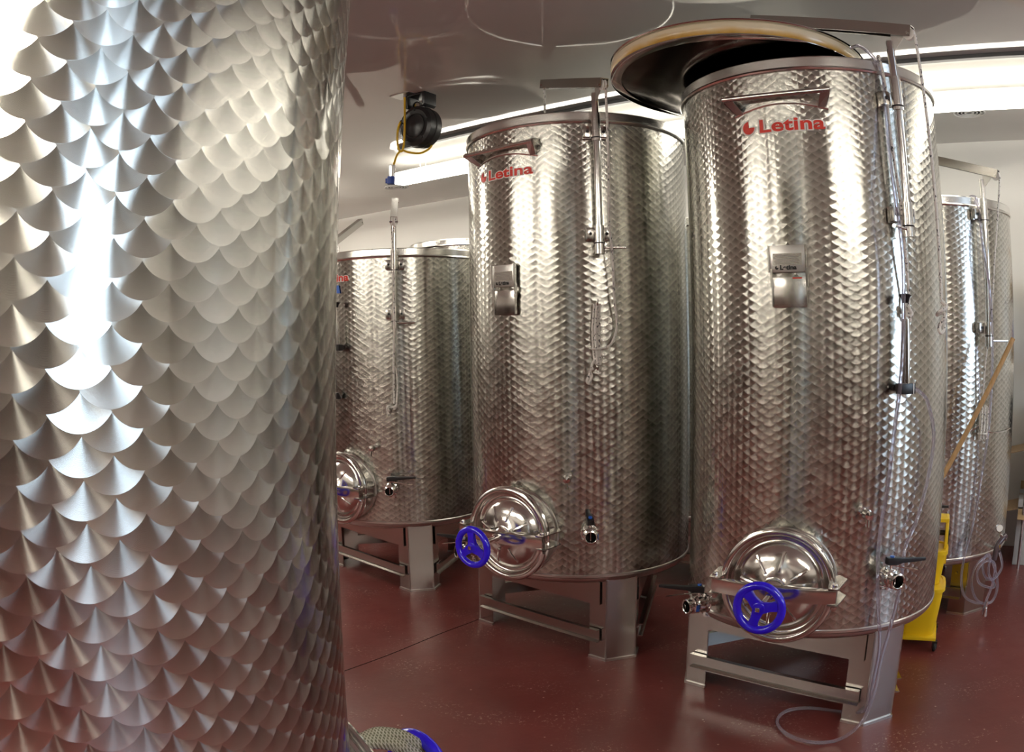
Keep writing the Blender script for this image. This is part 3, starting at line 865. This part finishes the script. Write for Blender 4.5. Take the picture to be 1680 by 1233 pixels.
p = Vector(innB); cord('rope', [p - ZD * .0, p - ZD * .3, p - ZD * .55], .006, ROPE, 'short rope dropping from the middle tank hoist arm into the tank', 'rope', RG)
# C: loose end with a knot, from the tip
def knotC(m):
    b0 = Vector(tipC); e = Vector((b0.x + .012, b0.y, 1.69))
    m.tube([e + Vector((0, 0, .03)), e + Vector((.016, -.01, .01)), e + Vector((-.012, -.014, -.005)), e + Vector((-.014, .012, -.02)), e + Vector((.014, .012, -.012)), e + Vector((.004, -.016, -.03)), e + Vector((-.012, 0, -.06)), e + Vector((-.006, 0, -.085)), e + Vector((.010, 0, -.07)), e + Vector((.008, 0, -.03))], .0075, 8)
tc_ = Vector(tipC)
cord('rope', [tc_, tc_ + Vector((.006, 0, -.5)), tc_ + Vector((.012, 0, -1.02))], .0062, ROPE, 'rope with a knotted end hanging free at the right of the lidded tank', 'rope', RG, extra=knotC)
cord('rope', [on('C', 1440, 93, -.03), on('C', 1443, 96, .018), on('C', 1452, 140, .03), on('C', 1462, 230, .045), on('C', 1477, 330, .05), on('C', 1486, 420, .04), on('C', 1491, 485, .03), on('C', 1490, 510, .03), on('C', 1494, 527, .03)], .0062, ROPE,
     'rope hanging beside the hoist pole of the lidded tank, ending in a frayed knot', 'rope', RG,
     extra=lambda m: m.torus(on('C', 1490, 508, .03), (1, .3, .5), .012, .007, 16, 6).torus(on('C', 1492, 514, .034), (.3, 1, -.4), .011, .006, 16, 6))
pi_ = Vector(innC); lc = Vector((lx, ly, lz + .13))
for i in range(3):
    b = 2 * PI * i / 3 + .5
    e = Vector((lx + .30 * math.cos(b), ly + .30 * math.sin(b), lz + .125))
    cord('lid_line', [e, (e + pi_) / 2, pi_ - ZD * .02], .003, ROPE, 'thin line joining the hoist arm to the raised lid', 'rope', 'lines holding the raised lid', smooth=1)
# A
def bundleA(m):
    m.tube([on('A', 649, 600, .025), on('A', 652, 630, .03), on('A', 650, 665, .03), on('A', 646, 672, .03)], .0055, 8)
    m.tube([on('A', 652, 664, .03), on('A', 645, 668, .035), on('A', 637, 667, .035), on('A', 635, 674, .035), on('A', 638, 680, .035)], .0075, 8)
    m.torus(on('A', 637, 670, .035), (1, .2, .3), .013, .007, 16, 6)
cord('rope', [Vector(topA) + Vector((-.01, -.03, 0)), on('A', 646, 440, .095), on('A', 647, 520, .095), on('A', 646, 590, .05), on('A', 647, 662, .03)], .0058, ROPE,
     'flecked rope running down the hoist pole of the short back left tank', 'rope', RG, extra=bundleA)
p = Vector(innA); cord('rope', [p, p - ZD * .35, p - ZD * .6], .0055, ROPE, 'thin rope dropping from the hoist arm of the short back left tank', 'rope', RG)
# D
def bundleD(m):
    for k_ in range(6):
        x_ = 1607 + 2.4 * k_; oo = .03 + .012 * (k_ % 2)
        m.tube([on('D', x_ + 2, 664 + 2 * (k_ % 3), oo), on('D', x_ + 1, 690, oo), on('D', x_ - 1, 722 - 2 * (k_ % 2), oo)], .0062, 8)
    m.torus(on('D', 1611, 711, .035), ZD, .024, .0055, 20, 6)
cord('rope', [tipD, on('D', 1632, 420, .12), on('D', 1626, 520, .08), on('D', 1616, 600, .05), on('D', 1612, 662, .035)], .0058, ROPE,
     'flecked rope wound into a long bundle on the right rear tank', 'rope', RG, extra=bundleD)
cord('strap', [on('D', 1592, 707, .01), on('D', 1600, 702, .02), on('D', 1609, 697, .03), on('D', 1620, 707, .01), on('D', 1635, 709, .012), on('D', 1650, 706, .008), on('D', 1657, 702, .006)], .0035, CHROME,
     'thin pale band round the right rear tank behind the rope bundle', 'strap')

# clear tubes
F0 = lambda x_, y_: at_z(x_, y_, .012)
tubeC = [on('C', 1396, 78, .0 - .08), on('C', 1412, 76, -.02), on('C', 1436, 98, .016), on('C', 1449, 130, .025), on('C', 1458, 240, .055), on('C', 1470, 330, .10), on('C', 1481, 420, .10), on('C', 1482, 520, .095), on('C', 1478, 620, .09), on('C', 1468, 700, .06),
         on('C', 1456, 800, .04), on('C', 1444, 870, .03), on('C', 1440, 930, .05), on('C', 1441, 1000, .06), on('C', 1443, 1060, .06), on('C', 1432, 1120, .08), on('C', 1422, 1162, .08) , F0(1390, 1168), F0(1330, 1161), F0(1290, 1166), F0(1275, 1183), F0(1290, 1203),
         F0(1330, 1217), F0(1375, 1213), on('C', 1412, 1186, .13), on('C', 1433, 1140, .12), on('C', 1446, 1080, .10), on('C', 1463, 1020, .09), on('C', 1477, 960, .08), on('C', 1485, 900, .05), on('C', 1505, 850, .03), on('C', 1523, 780, .03), on('C', 1532, 715, .04), on('C', 1522, 660, .06), on('C', 1507, 641, .06), on('C', 1497, 637, .055)]
cord('clear_tube', tubeC, .0075, TUBE, 'clear plastic tube running down the lidded tank and looping on the red floor', 'tube', n=10)
tubeD = [on('D', 1585, 326, -.05), on('D', 1597, 322, -.01), on('D', 1604, 334, .02), on('D', 1612, 400, .07), on('D', 1624, 480, .09), on('D', 1628, 560, .08), on('D', 1624, 680, .05), on('D', 1612, 770, .03), on('D', 1596, 860, .03), on('D', 1583, 910, .05), on('D', 1577, 950, .08), on('D', 1583, 978, .12), on('D', 1600, 988, .15), on('D', 1612, 988, .16)]
cord('clear_tube', tubeD, .0075, TUBE, 'clear plastic tube hanging down the right rear tank beside its rope', 'tube', n=10)
oo = .17
pt = lambda x_, y_, o_=oo: on('D', x_, y_, o_)
coil = [pt(1640, 905), pt(1644, 925), pt(1640, 938), pt(1628, 950), pt(1616, 945), pt(1612, 925), pt(1618, 912), pt(1626, 918), pt(1634, 940), pt(1636, 965), pt(1628, 985), pt(1614, 990), pt(1600, 980), pt(1594, 955), pt(1600, 930), pt(1616, 913), pt(1624, 912, oo + .02), pt(1622, 940, oo + .02), pt(1632, 960, oo + .02),
        pt(1622, 963, oo + .02), pt(1606, 955, oo + .02), pt(1604, 935, oo + .02), pt(1618, 920, oo + .02), pt(1632, 925, oo + .02), pt(1629, 955, oo + .03), pt(1618, 985, oo + .03), pt(1614, 1000, oo + .03)]
cl = MB().tube(coil, .0075, 8).build('tube_coil', TUBE)
gp = pt(1640, 866, oo + .0); tagp = pt(1616, 1003, oo + .03)
root = empty('gauge_tube', pt(1636, 900, oo), 'tangled clear tubing with a small dial gauge hung low on the right rear tank', 'tube')
root_inv = Matrix.Translation(-root.location)
def reroot(o, r): o.data.transform(Matrix.Translation(-r.location)); o.parent = r; return o
reroot(cl, root)
reroot(MB().tube([pt(1631, 918), pt(1636, 896), pt(1644, 884), pt(1650, 878)], .016, 12).build('hose_cuff', simple('smoky_hose', (.10, .07, .08), .2)), root)
g = reroot(MB().lathe([(.0001, .006), (.021, .006), (.024, .0), (.024, -.012), (.0001, -.014)], gp, (-.45, -.85, .25), 24).build('dial_gauge', CHROME), root)
MB().lathe([(.0001, .0075), (.019, .0075)], gp - root.location, (-.45, -.85, .25), 24).build('dial_face', WHITE, g)
reroot(MB().cyl(pt(1641, 873), pt(1645, 886), .007).cyl(pt(1640, 876), pt(1650, 884), .009).build('gauge_stem', CHROME), root)
reroot(MB().cyl(pt(1620, 985, oo + .03), pt(1616, 1000, oo + .03), .009).cyl(pt(1617, 996, oo + .03), pt(1615, 1010, oo + .03), .014).build('end_fitting', CHROME), root)
# something for it to hang on: a hook on the tank's side
hk = MB().tube([pt(1640, 899, -.01), pt(1640, 899, .10), pt(1640, 901, oo + .01), pt(1641, 893, oo + .02)], .005, 8, False, 3).build('wall_hook', CHROME)
recenter(hk, pt(1640, 899, 0)); tag(hk, 'steel rod hook low on the right rear tank carrying the tangled tubing', 'hook')

# ---------------------------------------------------------------- sight pump on tank C and on tank A
def pump(n, x_, y_top, y_rod, y_body, y_bot, label, off=.058, wpx=1.0):
    base = on(n, x_, y_bot, off)
    X0, Y0 = TANK[n][:2]
    a = Vector((base.x - X0, base.y - Y0, 0)).normalized(); t = Vector((-a.y, a.x, 0))
    r = empty('hand_pump', base, label, 'pump', 'hand pumps clipped on the tanks')
    zt, zr, zb_ = [on(n, x_, y, off).z - base.z for y in (y_top, y_rod, y_body)]
    MB().cyl((0, 0, .02), (0, 0, zb_), .0165, n=24).build('barrel', CHROME, r)
    MB().cyl((0, 0, zb_), (0, 0, zr), .004, n=10).build('plunger_rod', CHROME, r)
    MB().lathe([(.0001, zr + .018), (.022, zr + .018), (.027, zr + .014), (.018, zr + .004), (.014, zr - .012), (.010, zr - .016), (.0001, zr - .016)], n=20).build('plunger_knob', BLACK, r)
    h = MB().box((0, 0, .0), (.034, .020, .020), (t, a, ZD)).box(-a * .032, (.016, .018, .014), (t, a, ZD)).build('pump_foot', BLACK, r, .003)
    MB().box(t * .024, (.0025, .0208, .0205), (t, a, ZD)).build('steel_band', CHROME, h)
    MB().tube([a * .0 + ZD * .02 - t * .018, ZD * .08 - t * .02, ZD * .12 - t * .016, ZD * .13 - t * .008], .0025, 6).build('wire_clip', CHROME, r)
    return r
pump('C', 1486, 480, 490, 523, 637, 'hand pump with black knob and black foot in front of the lidded tank')
pump('A', 553, 492, 500, 530, 570, 'small black and steel hand pump on the far left edge of the short tank', off=.05)
wt = on('A', 554, 651, .03)
w_ = MB().tube([on('A', 549, 600, .03), on('A', 552, 630, .03), wt], .002, 6).lathe([(.0001, .03), (.010, .028), (.018, .01), (.028, -.004), (.024, -.012), (.0001, -.014)], wt, (0, 0, 1), 16).build('plunger', BLACK)
recenter(w_, wt); tag(w_, 'black plunger on a thin wire hanging on the short back tank', 'plunger')
q_ = [on('A', 545, 468, .004), on('A', 556, 468, .004), on('A', 558, 481, .004), on('A', 545, 481, .004)]
tp = MB().add(q_ + [v_ + Vector((0, -.002, 0)) for v_ in q_], [(0, 1, 2, 3), (7, 6, 5, 4), (0, 4, 5, 1), (1, 5, 6, 2), (2, 6, 7, 3), (3, 7, 4, 0)]).build('tape_piece', BLUETAPE)
recenter(tp, q_[0]); tag(tp, 'scrap of blue masking tape under the red lettering of the short back tank', 'tape')

# ---------------------------------------------------------------- cord reel on the ceiling
rp = at_z(690, 156, CEIL); rp.z = CEIL
cen = at_range(690, 209, rp.xy.length)
def rdir(ax): return ax
reel = empty('cord_reel', rp, 'black cable reel with yellow cord hanging under the ceiling', 'reel')
fx = Vector((.30, -.95, 0)).normalized() * -1           # axis of the drum
axd = Vector((-.55, -.83, 0)).normalized(); sdd = Vector((-axd.y, axd.x, 0))
if sdd.x < 0: sdd = -sdd
cl_ = cen - rp; rd_ = .122
MB().lathe([(.0001, .062), (.03, .062), (.045, .056), (.085, .056), (.10, .060), (rd_, .050), (rd_ + .002, .0), (rd_, -.050), (.10, -.060), (.0001, -.060)], cl_, axd, 48).build('drum_case', BLACK, reel)
MB().torus(cl_ + axd * .058, axd, .072, .003, 48, 6).torus(cl_, axd, rd_ + .002, .004, 48, 6).build('case_seam', RUBBER, reel)
for i in range(5):
    b = 2 * PI * i / 5 + .3
    pp = cl_ + axd * .058 + sdd * (.098 * math.cos(b)) + ZD * (.098 * math.sin(b))
    MB().cyl(pp - axd * .01, pp + axd * .006, .008, n=10).build('case_screw', BLACK, reel)
MB().prism([(-.075, 0), (.075, 0), (.075, -.075), (.060, -.088), (.055, -.088), (.055, -.012), (-.055, -.012), (-.055, -.088), (-.065, -.088), (-.075, -.075)], -.055, .055, (sdd, ZD, axd), (0, 0, 0)).build('ceiling_bracket', BLACK, reel, .002)
MB().lathe([(.030, -.04), (.030, .04)], Vector((cl_.x, cl_.y, -.08)), axd, 20).lathe([(.0001, .034), (.02, .034), (.02, -.034), (.0001, -.034)], Vector((cl_.x, cl_.y, -.075)), axd, 16).build('swivel', CHROME, reel)
MB().box(cl_ - sdd * .118 + ZD * .045, (.018, .03, .02), (sdd, axd, ZD)).build('cord_guide', BLACK, reel, .003)
RG_ = rp.xy.length
hx = at_z(664, 156, CEIL)
pc_ = MB().box((hx.x - rp.x, hx.y - rp.y, -.003), (.075, .05, .003), (sdd, axd, ZD)).build('hook_plate', STEEL_B, reel)
MB().cyl(Vector((hx.x - rp.x, hx.y - rp.y, -.03)), Vector((hx.x - rp.x, hx.y - rp.y, 0)), .010, n=12).build('cord_clamp', CHROME, reel)
rr = hx.xy.length - .05
yl = [at_z(664, 160, CEIL - .02), at_range(664, 200, rr), at_range(663, 232, rr), at_range(660, 247, rr), at_range(655, 246, rr), at_range(652, 232, rr), at_range(653, 212, rr), at_range(657, 200, rr + .03)]
yc = MB().tube(yl, .0065, 8).tube([at_range(660, 246, rr), at_range(672, 250, rr), at_range(690, 251, rr + .02), at_range(706, 242, rr + .05), at_range(713, 226, rr + .09)], .0065, 8)
yc.tube([at_range(658, 246, rr), at_range(651, 255, rr), at_range(646, 270, rr)], .0065, 8)
ycd = yc.build('yellow_cord', YCORD, reel); ycd.data.transform(Matrix.Translation(-rp)); ycd['label'] = 'yellow cord looped under the reel'
cp0 = at_range(643.5, 271, rr) - rp; cp1 = at_range(642, 290, rr) - rp; cp2 = at_range(641.5, 302, rr) - rp
MB().cyl(cp0, cp1, .020, n=20).build('connector_sleeve', CLEARP, reel)
MB().cyl(cp1, cp2, .023, n=20).box((cp1 + cp2) / 2 - sdd * .02, (.012, .014, .014), (sdd, axd, ZD)).build('connector_head', simple('blue_connector', (.03, .08, .42), .4), reel)['label'] = 'blue plug head'

# ---------------------------------------------------------------- mop bucket, mop handle
bc = at_range(1519, 900, 4.10); bc.z = 0
bx = Vector((math.cos(math.radians(60)), math.sin(math.radians(60)), 0)); by = Vector((-bx.y, bx.x, 0))   # bx roughly away from the camera
bk = empty('mop_bucket', bc, 'yellow mop bucket with wringer on casters behind the lidded tank', 'bucket')
bk.scale = (.72, .72, .72)
def taper(z0, z1, a0, b0, a1, b1, ox=0.0, ox1=None, th=.006, floor_=True):
    ox1 = ox if ox1 is None else ox1
    def ring(a_, b_, o_, z):
        pts = []
        for i in range(24):
            an = 2 * PI * i / 24; cx_ = abs(math.cos(an)) ** .45 * math.copysign(1, math.cos(an)); sy_ = abs(math.sin(an)) ** .45 * math.copysign(1, math.sin(an))
            pts.append(bx * (a_ * cx_ + o_) + by * (b_ * sy_) + ZD * z)
        return pts
    rings = [ring(a0, b0, ox, z0), ring(a1, b1, ox1, z1), ring(a1 - th, b1 - th, ox1, z1), ring(a0 - th, b0 - th, ox, z0 + th)]
    vs = sum(rings, []); fs = []
    for j in range(3):
        for i in range(24): fs.append((j * 24 + i, j * 24 + (i + 1) % 24, (j + 1) * 24 + (i + 1) % 24, (j + 1) * 24 + i))
    fs += [tuple(range(24))[::-1], tuple(72 + i for i in range(24))]
    return vs, fs
m = MB(); m.add(*taper(.085, .46, .13, .13, .185, .165)); m.add(*taper(.445, .47, .198, .178, .198, .178, th=.02)); m.build('tub', YELLOW, bk, sharp=50)
m = MB(); m.add(*taper(.47, .70, .12, .13, .15, .16, .05, .06)); m.add(*taper(.69, .72, .165, .172, .165, .172, .06, th=.02)); m.build('wringer_basket', YELLOW, bk, sharp=50)
m = MB()
for sg in (-1, 1):
    m.prism([(.02, .60), (.20, .62), (.235, .70), (.235, .80), (.215, .90), (.17, .935), (.06, .925), (.04, .88)], sg * .15 - .012, sg * .15 + .012, (bx, ZD, by), (0, 0, 0))
m.box(bx * .12 + ZD * .915, (.09, .16, .014), (bx, by, ZD))
m.build('wringer_frame', YELLOW, bk, .006)
MB().box(bx * .16 + ZD * .775 - by * .155, (.035, .016, .055), (bx, by, ZD)).cyl(bx * .15 + ZD * .80 - by * .18, bx * .15 + ZD * .80 + by * .18, .02).build('wringer_gear', BLACK, bk, .004)
MB().tube([bx * .12 + by * .17 + ZD * .80, bx * -.02 + by * .17 + ZD * .95, bx * -.14 + by * .17 + ZD * 1.02], .012, 8).build('wringer_lever', BLACK, bk)
m = MB(); m.box(ZD * .09, (.17, .15, .012), (bx, by, ZD)); m.build('base_frame', YELLOW, bk, .004)
for sx in (-1, 1):
    for sy in (-1, 1):
        cc = bx * (.165 * sx) + by * (.145 * sy) + ZD * .038
        cs = MB().lathe([(.0001, -.014), (.026, -.014), (.034, -.010), (.0375, 0), (.034, .010), (.026, .014), (.0001, .014)], cc, by, 24).build('caster', RUBBER, bk)
        MB().lathe([(.0001, .0155), (.020, .0155), (.024, .013)], cc, -by, 20).build('wheel_hub', simple_cached('grey_plastic', (.35, .35, .35), .5), cs)
        MB().box(cc + ZD * .035, (.022, .020, .006), (bx, by, ZD)).box(cc + ZD * .01 + by * .018, (.010, .002, .026), (bx, by, ZD)).box(cc + ZD * .01 - by * .018, (.010, .002, .026), (bx, by, ZD)).build('caster_fork', BLACK, cs)
h1 = at_range(1662, 555, 4.42); h0 = at_range(1555, 766, 4.22); dd = (h0 - h1)
hb = h0 + dd * .85
mp = empty('mop', hb, 'wooden mop handle leaning from the yellow bucket across the right rear tank', 'mop')
MB().cyl(Vector((0, 0, 0)), h1 - hb, .0135, n=16).build('handle', WOOD, mp)
random.seed(3)
hd = MB()
for i in range(26):
    a_ = 2 * PI * i / 26; rr_ = .03 + .035 * random.random()
    hd.tube([Vector((0, 0, .02)), Vector((rr_ * math.cos(a_) * .5, rr_ * math.sin(a_) * .5, -.03)), Vector((rr_ * math.cos(a_), rr_ * math.sin(a_), -.12 - .05 * random.random()))], .006, 5, False, 3)
hd.build('mop_strands', simple('grey_cotton', (.45, .42, .38), .9), mp)
MB().lathe([(.02, .05), (.03, .02), (.035, -.01), (.0001, -.012)], n=16).build('mop_socket', BLACK, mp)

# ---------------------------------------------------------------- shelving, cartons and bag at the right edge
su0, su1, sv0, sv1 = -.02, 1.15, 5.60, 6.05
s0 = uv((su0 + su1) / 2, (sv0 + sv1) / 2, 0)
SH = empty('wire_shelving', s0, 'chrome wire shelving unit with boxes at the right edge of the photo', 'shelf')
for su in (su0 + .02, su1 - .02):
    for sv in (sv0 + .02, sv1 - .02):
        MB().cyl(uv(su, sv, 0) - s0, uv(su, sv, 2.0) - s0, .0125, n=12).build('post', WIRE, SH)
SHZ = (.95, 1.40, 1.83)
zz = [at_range(1672, y_, 5.62).z for y_ in (598, 488)]
SHZ = (.92, zz[0], zz[1])
for z in SHZ:
    sh = MB()
    for sv in (sv0, sv1):
        sh.cyl(uv(su0, sv, z) - s0, uv(su1, sv, z) - s0, .004, n=6).cyl(uv(su0, sv, z - .035) - s0, uv(su1, sv, z - .035) - s0, .004, n=6)
        for i in range(18):
            ua = su0 + (su1 - su0) * i / 18; ub = ua + (su1 - su0) / 36; uc = ua + (su1 - su0) / 18
            sh.cyl(uv(ua, sv, z) - s0, uv(ub, sv, z - .035) - s0, .002, n=5).cyl(uv(ub, sv, z - .035) - s0, uv(uc, sv, z) - s0, .002, n=5)
    for su in (su0, su1):
        sh.cyl(uv(su, sv0, z) - s0, uv(su, sv1, z) - s0, .004, n=6).cyl(uv(su, sv0, z - .035) - s0, uv(su, sv1, z - .035) - s0, .004, n=6)
    for i in range(40):
        ua = su0 + (su1 - su0) * (i + .5) / 40
        sh.cyl(uv(ua, sv0, z) - s0, uv(ua, sv1, z) - s0, .0018, n=5)
    sh.build('wire_shelf', WIRE, SH)
def carton(u, v, z, w, d, h, mat, label, flaps=False, group='cartons at the right edge', lm=None):
    o0 = uv(u, v, z)
    r = empty('carton', o0, label, 'box', group)
    th = .004
    if not flaps:
        MB().box(ZD * (h / 2), (w / 2, d / 2, h / 2), ROOM).build('box_body', mat, r, .003)
        MB().box(ZD * (h + .0006), (w / 2, .024, .0006), ROOM).box(-VD * (d / 2 + .0006) + ZD * (h - .03), (.024, .0006, .03), ROOM).build('packing_tape', simple_cached('brown_tape', (.42, .30, .17), .3), r)
        MB().box(-VD * (d / 2 + .0008) + ZD * (h * .45), (w * .3, .0006, h * .12), ROOM).build('printed_label', INK if lm is None else lm, r)
    else:
        m = MB()
        m.box(ZD * .003, (w / 2, d / 2, .003), ROOM)
        for sg in (-1, 1):
            m.box(UD * (sg * (w / 2 - th / 2)) + ZD * (h / 2), (th / 2, d / 2, h / 2), ROOM)
            m.box(VD * (sg * (d / 2 - th / 2)) + ZD * (h / 2), (w / 2, th / 2, h / 2), ROOM)
        m.build('box_body', mat, r)
        for sg, AX, BX, L_, W_ in ((-1, UD, VD, w, d), (1, UD, VD, w, d), (-1, VD, UD, d, w), (1, VD, UD, d, w)):
            an = math.radians(25 if sg < 0 else 40)
            out = (AX * sg * math.cos(an) - ZD * math.sin(an) * (.5 if sg < 0 else -1)).normalized(); nn = out.cross(BX)
            c = AX * (sg * L_ / 2) + ZD * h + out * .085
            MB().box(c, (.085, W_ / 2 - .004, .002), (out, BX, nn)).build('flap', CARD, r)['label'] = 'brown open flap'
    return r
bl = at_z(1658, 926, 0); ub, vb = bl.dot(UD), bl.dot(VD)
carton(ub + .21, vb + .20, 0, .40, .38, .40, CARDW, 'white carton on the floor at the right edge, lower of two, brown flap out', True)
carton(ub + .235, vb + .21, .47, .38, .36, .34, CARDW, 'white open carton with brown flaps, upper of the two at the right edge', True)
carton(ub + .22, vb + .21, .412, .42, .40, .056, CARDW, 'flat white carton lying between the two open cartons', False, lm=WHITE)
carton(.18, 5.80, SHZ[1] + .005, .26, .22, .13, CARD, 'small brown cardboard box on the middle wire shelf')
carton(.22, 5.86, SHZ[2] + .005, .22, .22, .12, CARD, 'brown cardboard box on the top wire shelf')
# folded bag
bp_ = uv(.22, 5.80, SHZ[0] + .006)
bm = MB()
prof = [(.0001, .0), (.20, .0), (.235, .05), (.23, .13), (.17, .20), (.08, .245), (.03, .26), (.0001, .262)]
bm.lathe(prof, (0, 0, 0), ZD, 28)
bag = bm.build('bag', CLOTH); bag.location = bp_; bag.scale = (1, .9, 1)
for v_ in bag.data.vertices:
    v_.co += Vector((random.uniform(-.008, .008), random.uniform(-.008, .008), random.uniform(-.004, .006) if v_.co.z > .01 else 0))
tag(bag, 'slumped black cloth bag on the lower wire shelf', 'bag')
def bottle(u, v, z, r_, h, mat, cap, label):
    o = MB().lathe([(.0001, 0), (r_, 0), (r_, h * .62), (r_ * .45, h * .78), (r_ * .42, h), (.0001, h)], n=20).build('bottle', mat); o.location = uv(u, v, z)
    MB().lathe([(r_ * .5, h * .93), (r_ * .5, h * 1.06), (.0001, h * 1.07)], n=16).build('cap', cap, o)
    tag(o, label, 'bottle', 'bottles on the wire shelving')
bottle(.09, 5.70, SHZ[1] + .14, .035, .17, BLUEP, WHITE, 'blue plastic bottle standing on the small brown box')
bottle(.19, 5.72, SHZ[1] + .14, .030, .13, REDP, WHITE, 'short red bottle beside the blue one on the shelf')
bottle(.08, 5.70, SHZ[2] + .005, .032, .15, BLACK, REDP, 'dark bottle with red cap on the top shelf')
hp = [uv(.04, 5.68, SHZ[2] + .010), uv(.05, 5.69, SHZ[2] + .22), uv(.12, 5.70, SHZ[2] + .30), uv(.30, 5.72, SHZ[2] + .33)]
o = MB().tube(hp, .012, 8).build('wooden_hoop', WOOD); recenter(o, hp[0]); tag(o, 'bent pale wooden handle propped on the top shelf', 'handle')

# ---------------------------------------------------------------- braided hose on the near tank's manway
hb_ = Vector((LT.location.x, LT.location.y, 0))
a_, t_, k_ = frame(50.5)
def lp(rad, lat, z): return hb_ + a_ * rad + t_ * lat + k_ * z
hs = MB()
hp = [at_range(500, 1400, 1.22), at_range(545, 1262, 1.28), at_range(590, 1221, 1.36), at_range(625, 1216, 1.42), at_range(660, 1226, 1.48), at_range(700, 1256, 1.56), at_range(735, 1330, 1.62), at_range(750, 1420, 1.66)]
hp = [Vector((hp[0].x - .02, hp[0].y + .02, .25)), Vector((hp[0].x - .05, hp[0].y + .03, .02))][::-1] + hp + [Vector((hp[-1].x + .05, hp[-1].y + .03, .12)), Vector((hp[-1].x + .16, hp[-1].y + .02, .02))]
hs.tube(hp, .0165, 14, False, 14)
hs.tube([p_ + Vector((.010, .045, -.008 if p_.z > .1 else 0)) for p_ in hp], .0165, 14, False, 14)
ho = hs.build('braided_hose', BRAID); recenter(ho, hp[2]); tag(ho, 'greenish braided hose lying over the near tank manway at the bottom edge', 'hose')

# seam lines in the floor coating
def crack(pts, label):
    m = MB(); m.tube([at_z(x_, y_, .0008) for x_, y_ in pts], .0022, 4, False, 4)
    o = m.build('trim_1', DARKIN); o['kind'] = 'structure'; recenter(o, at_z(*pts[0], 0)); return o
crack([(560, 1102), (640, 1073), (720, 1040), (776, 1019), (800, 1008)], '')
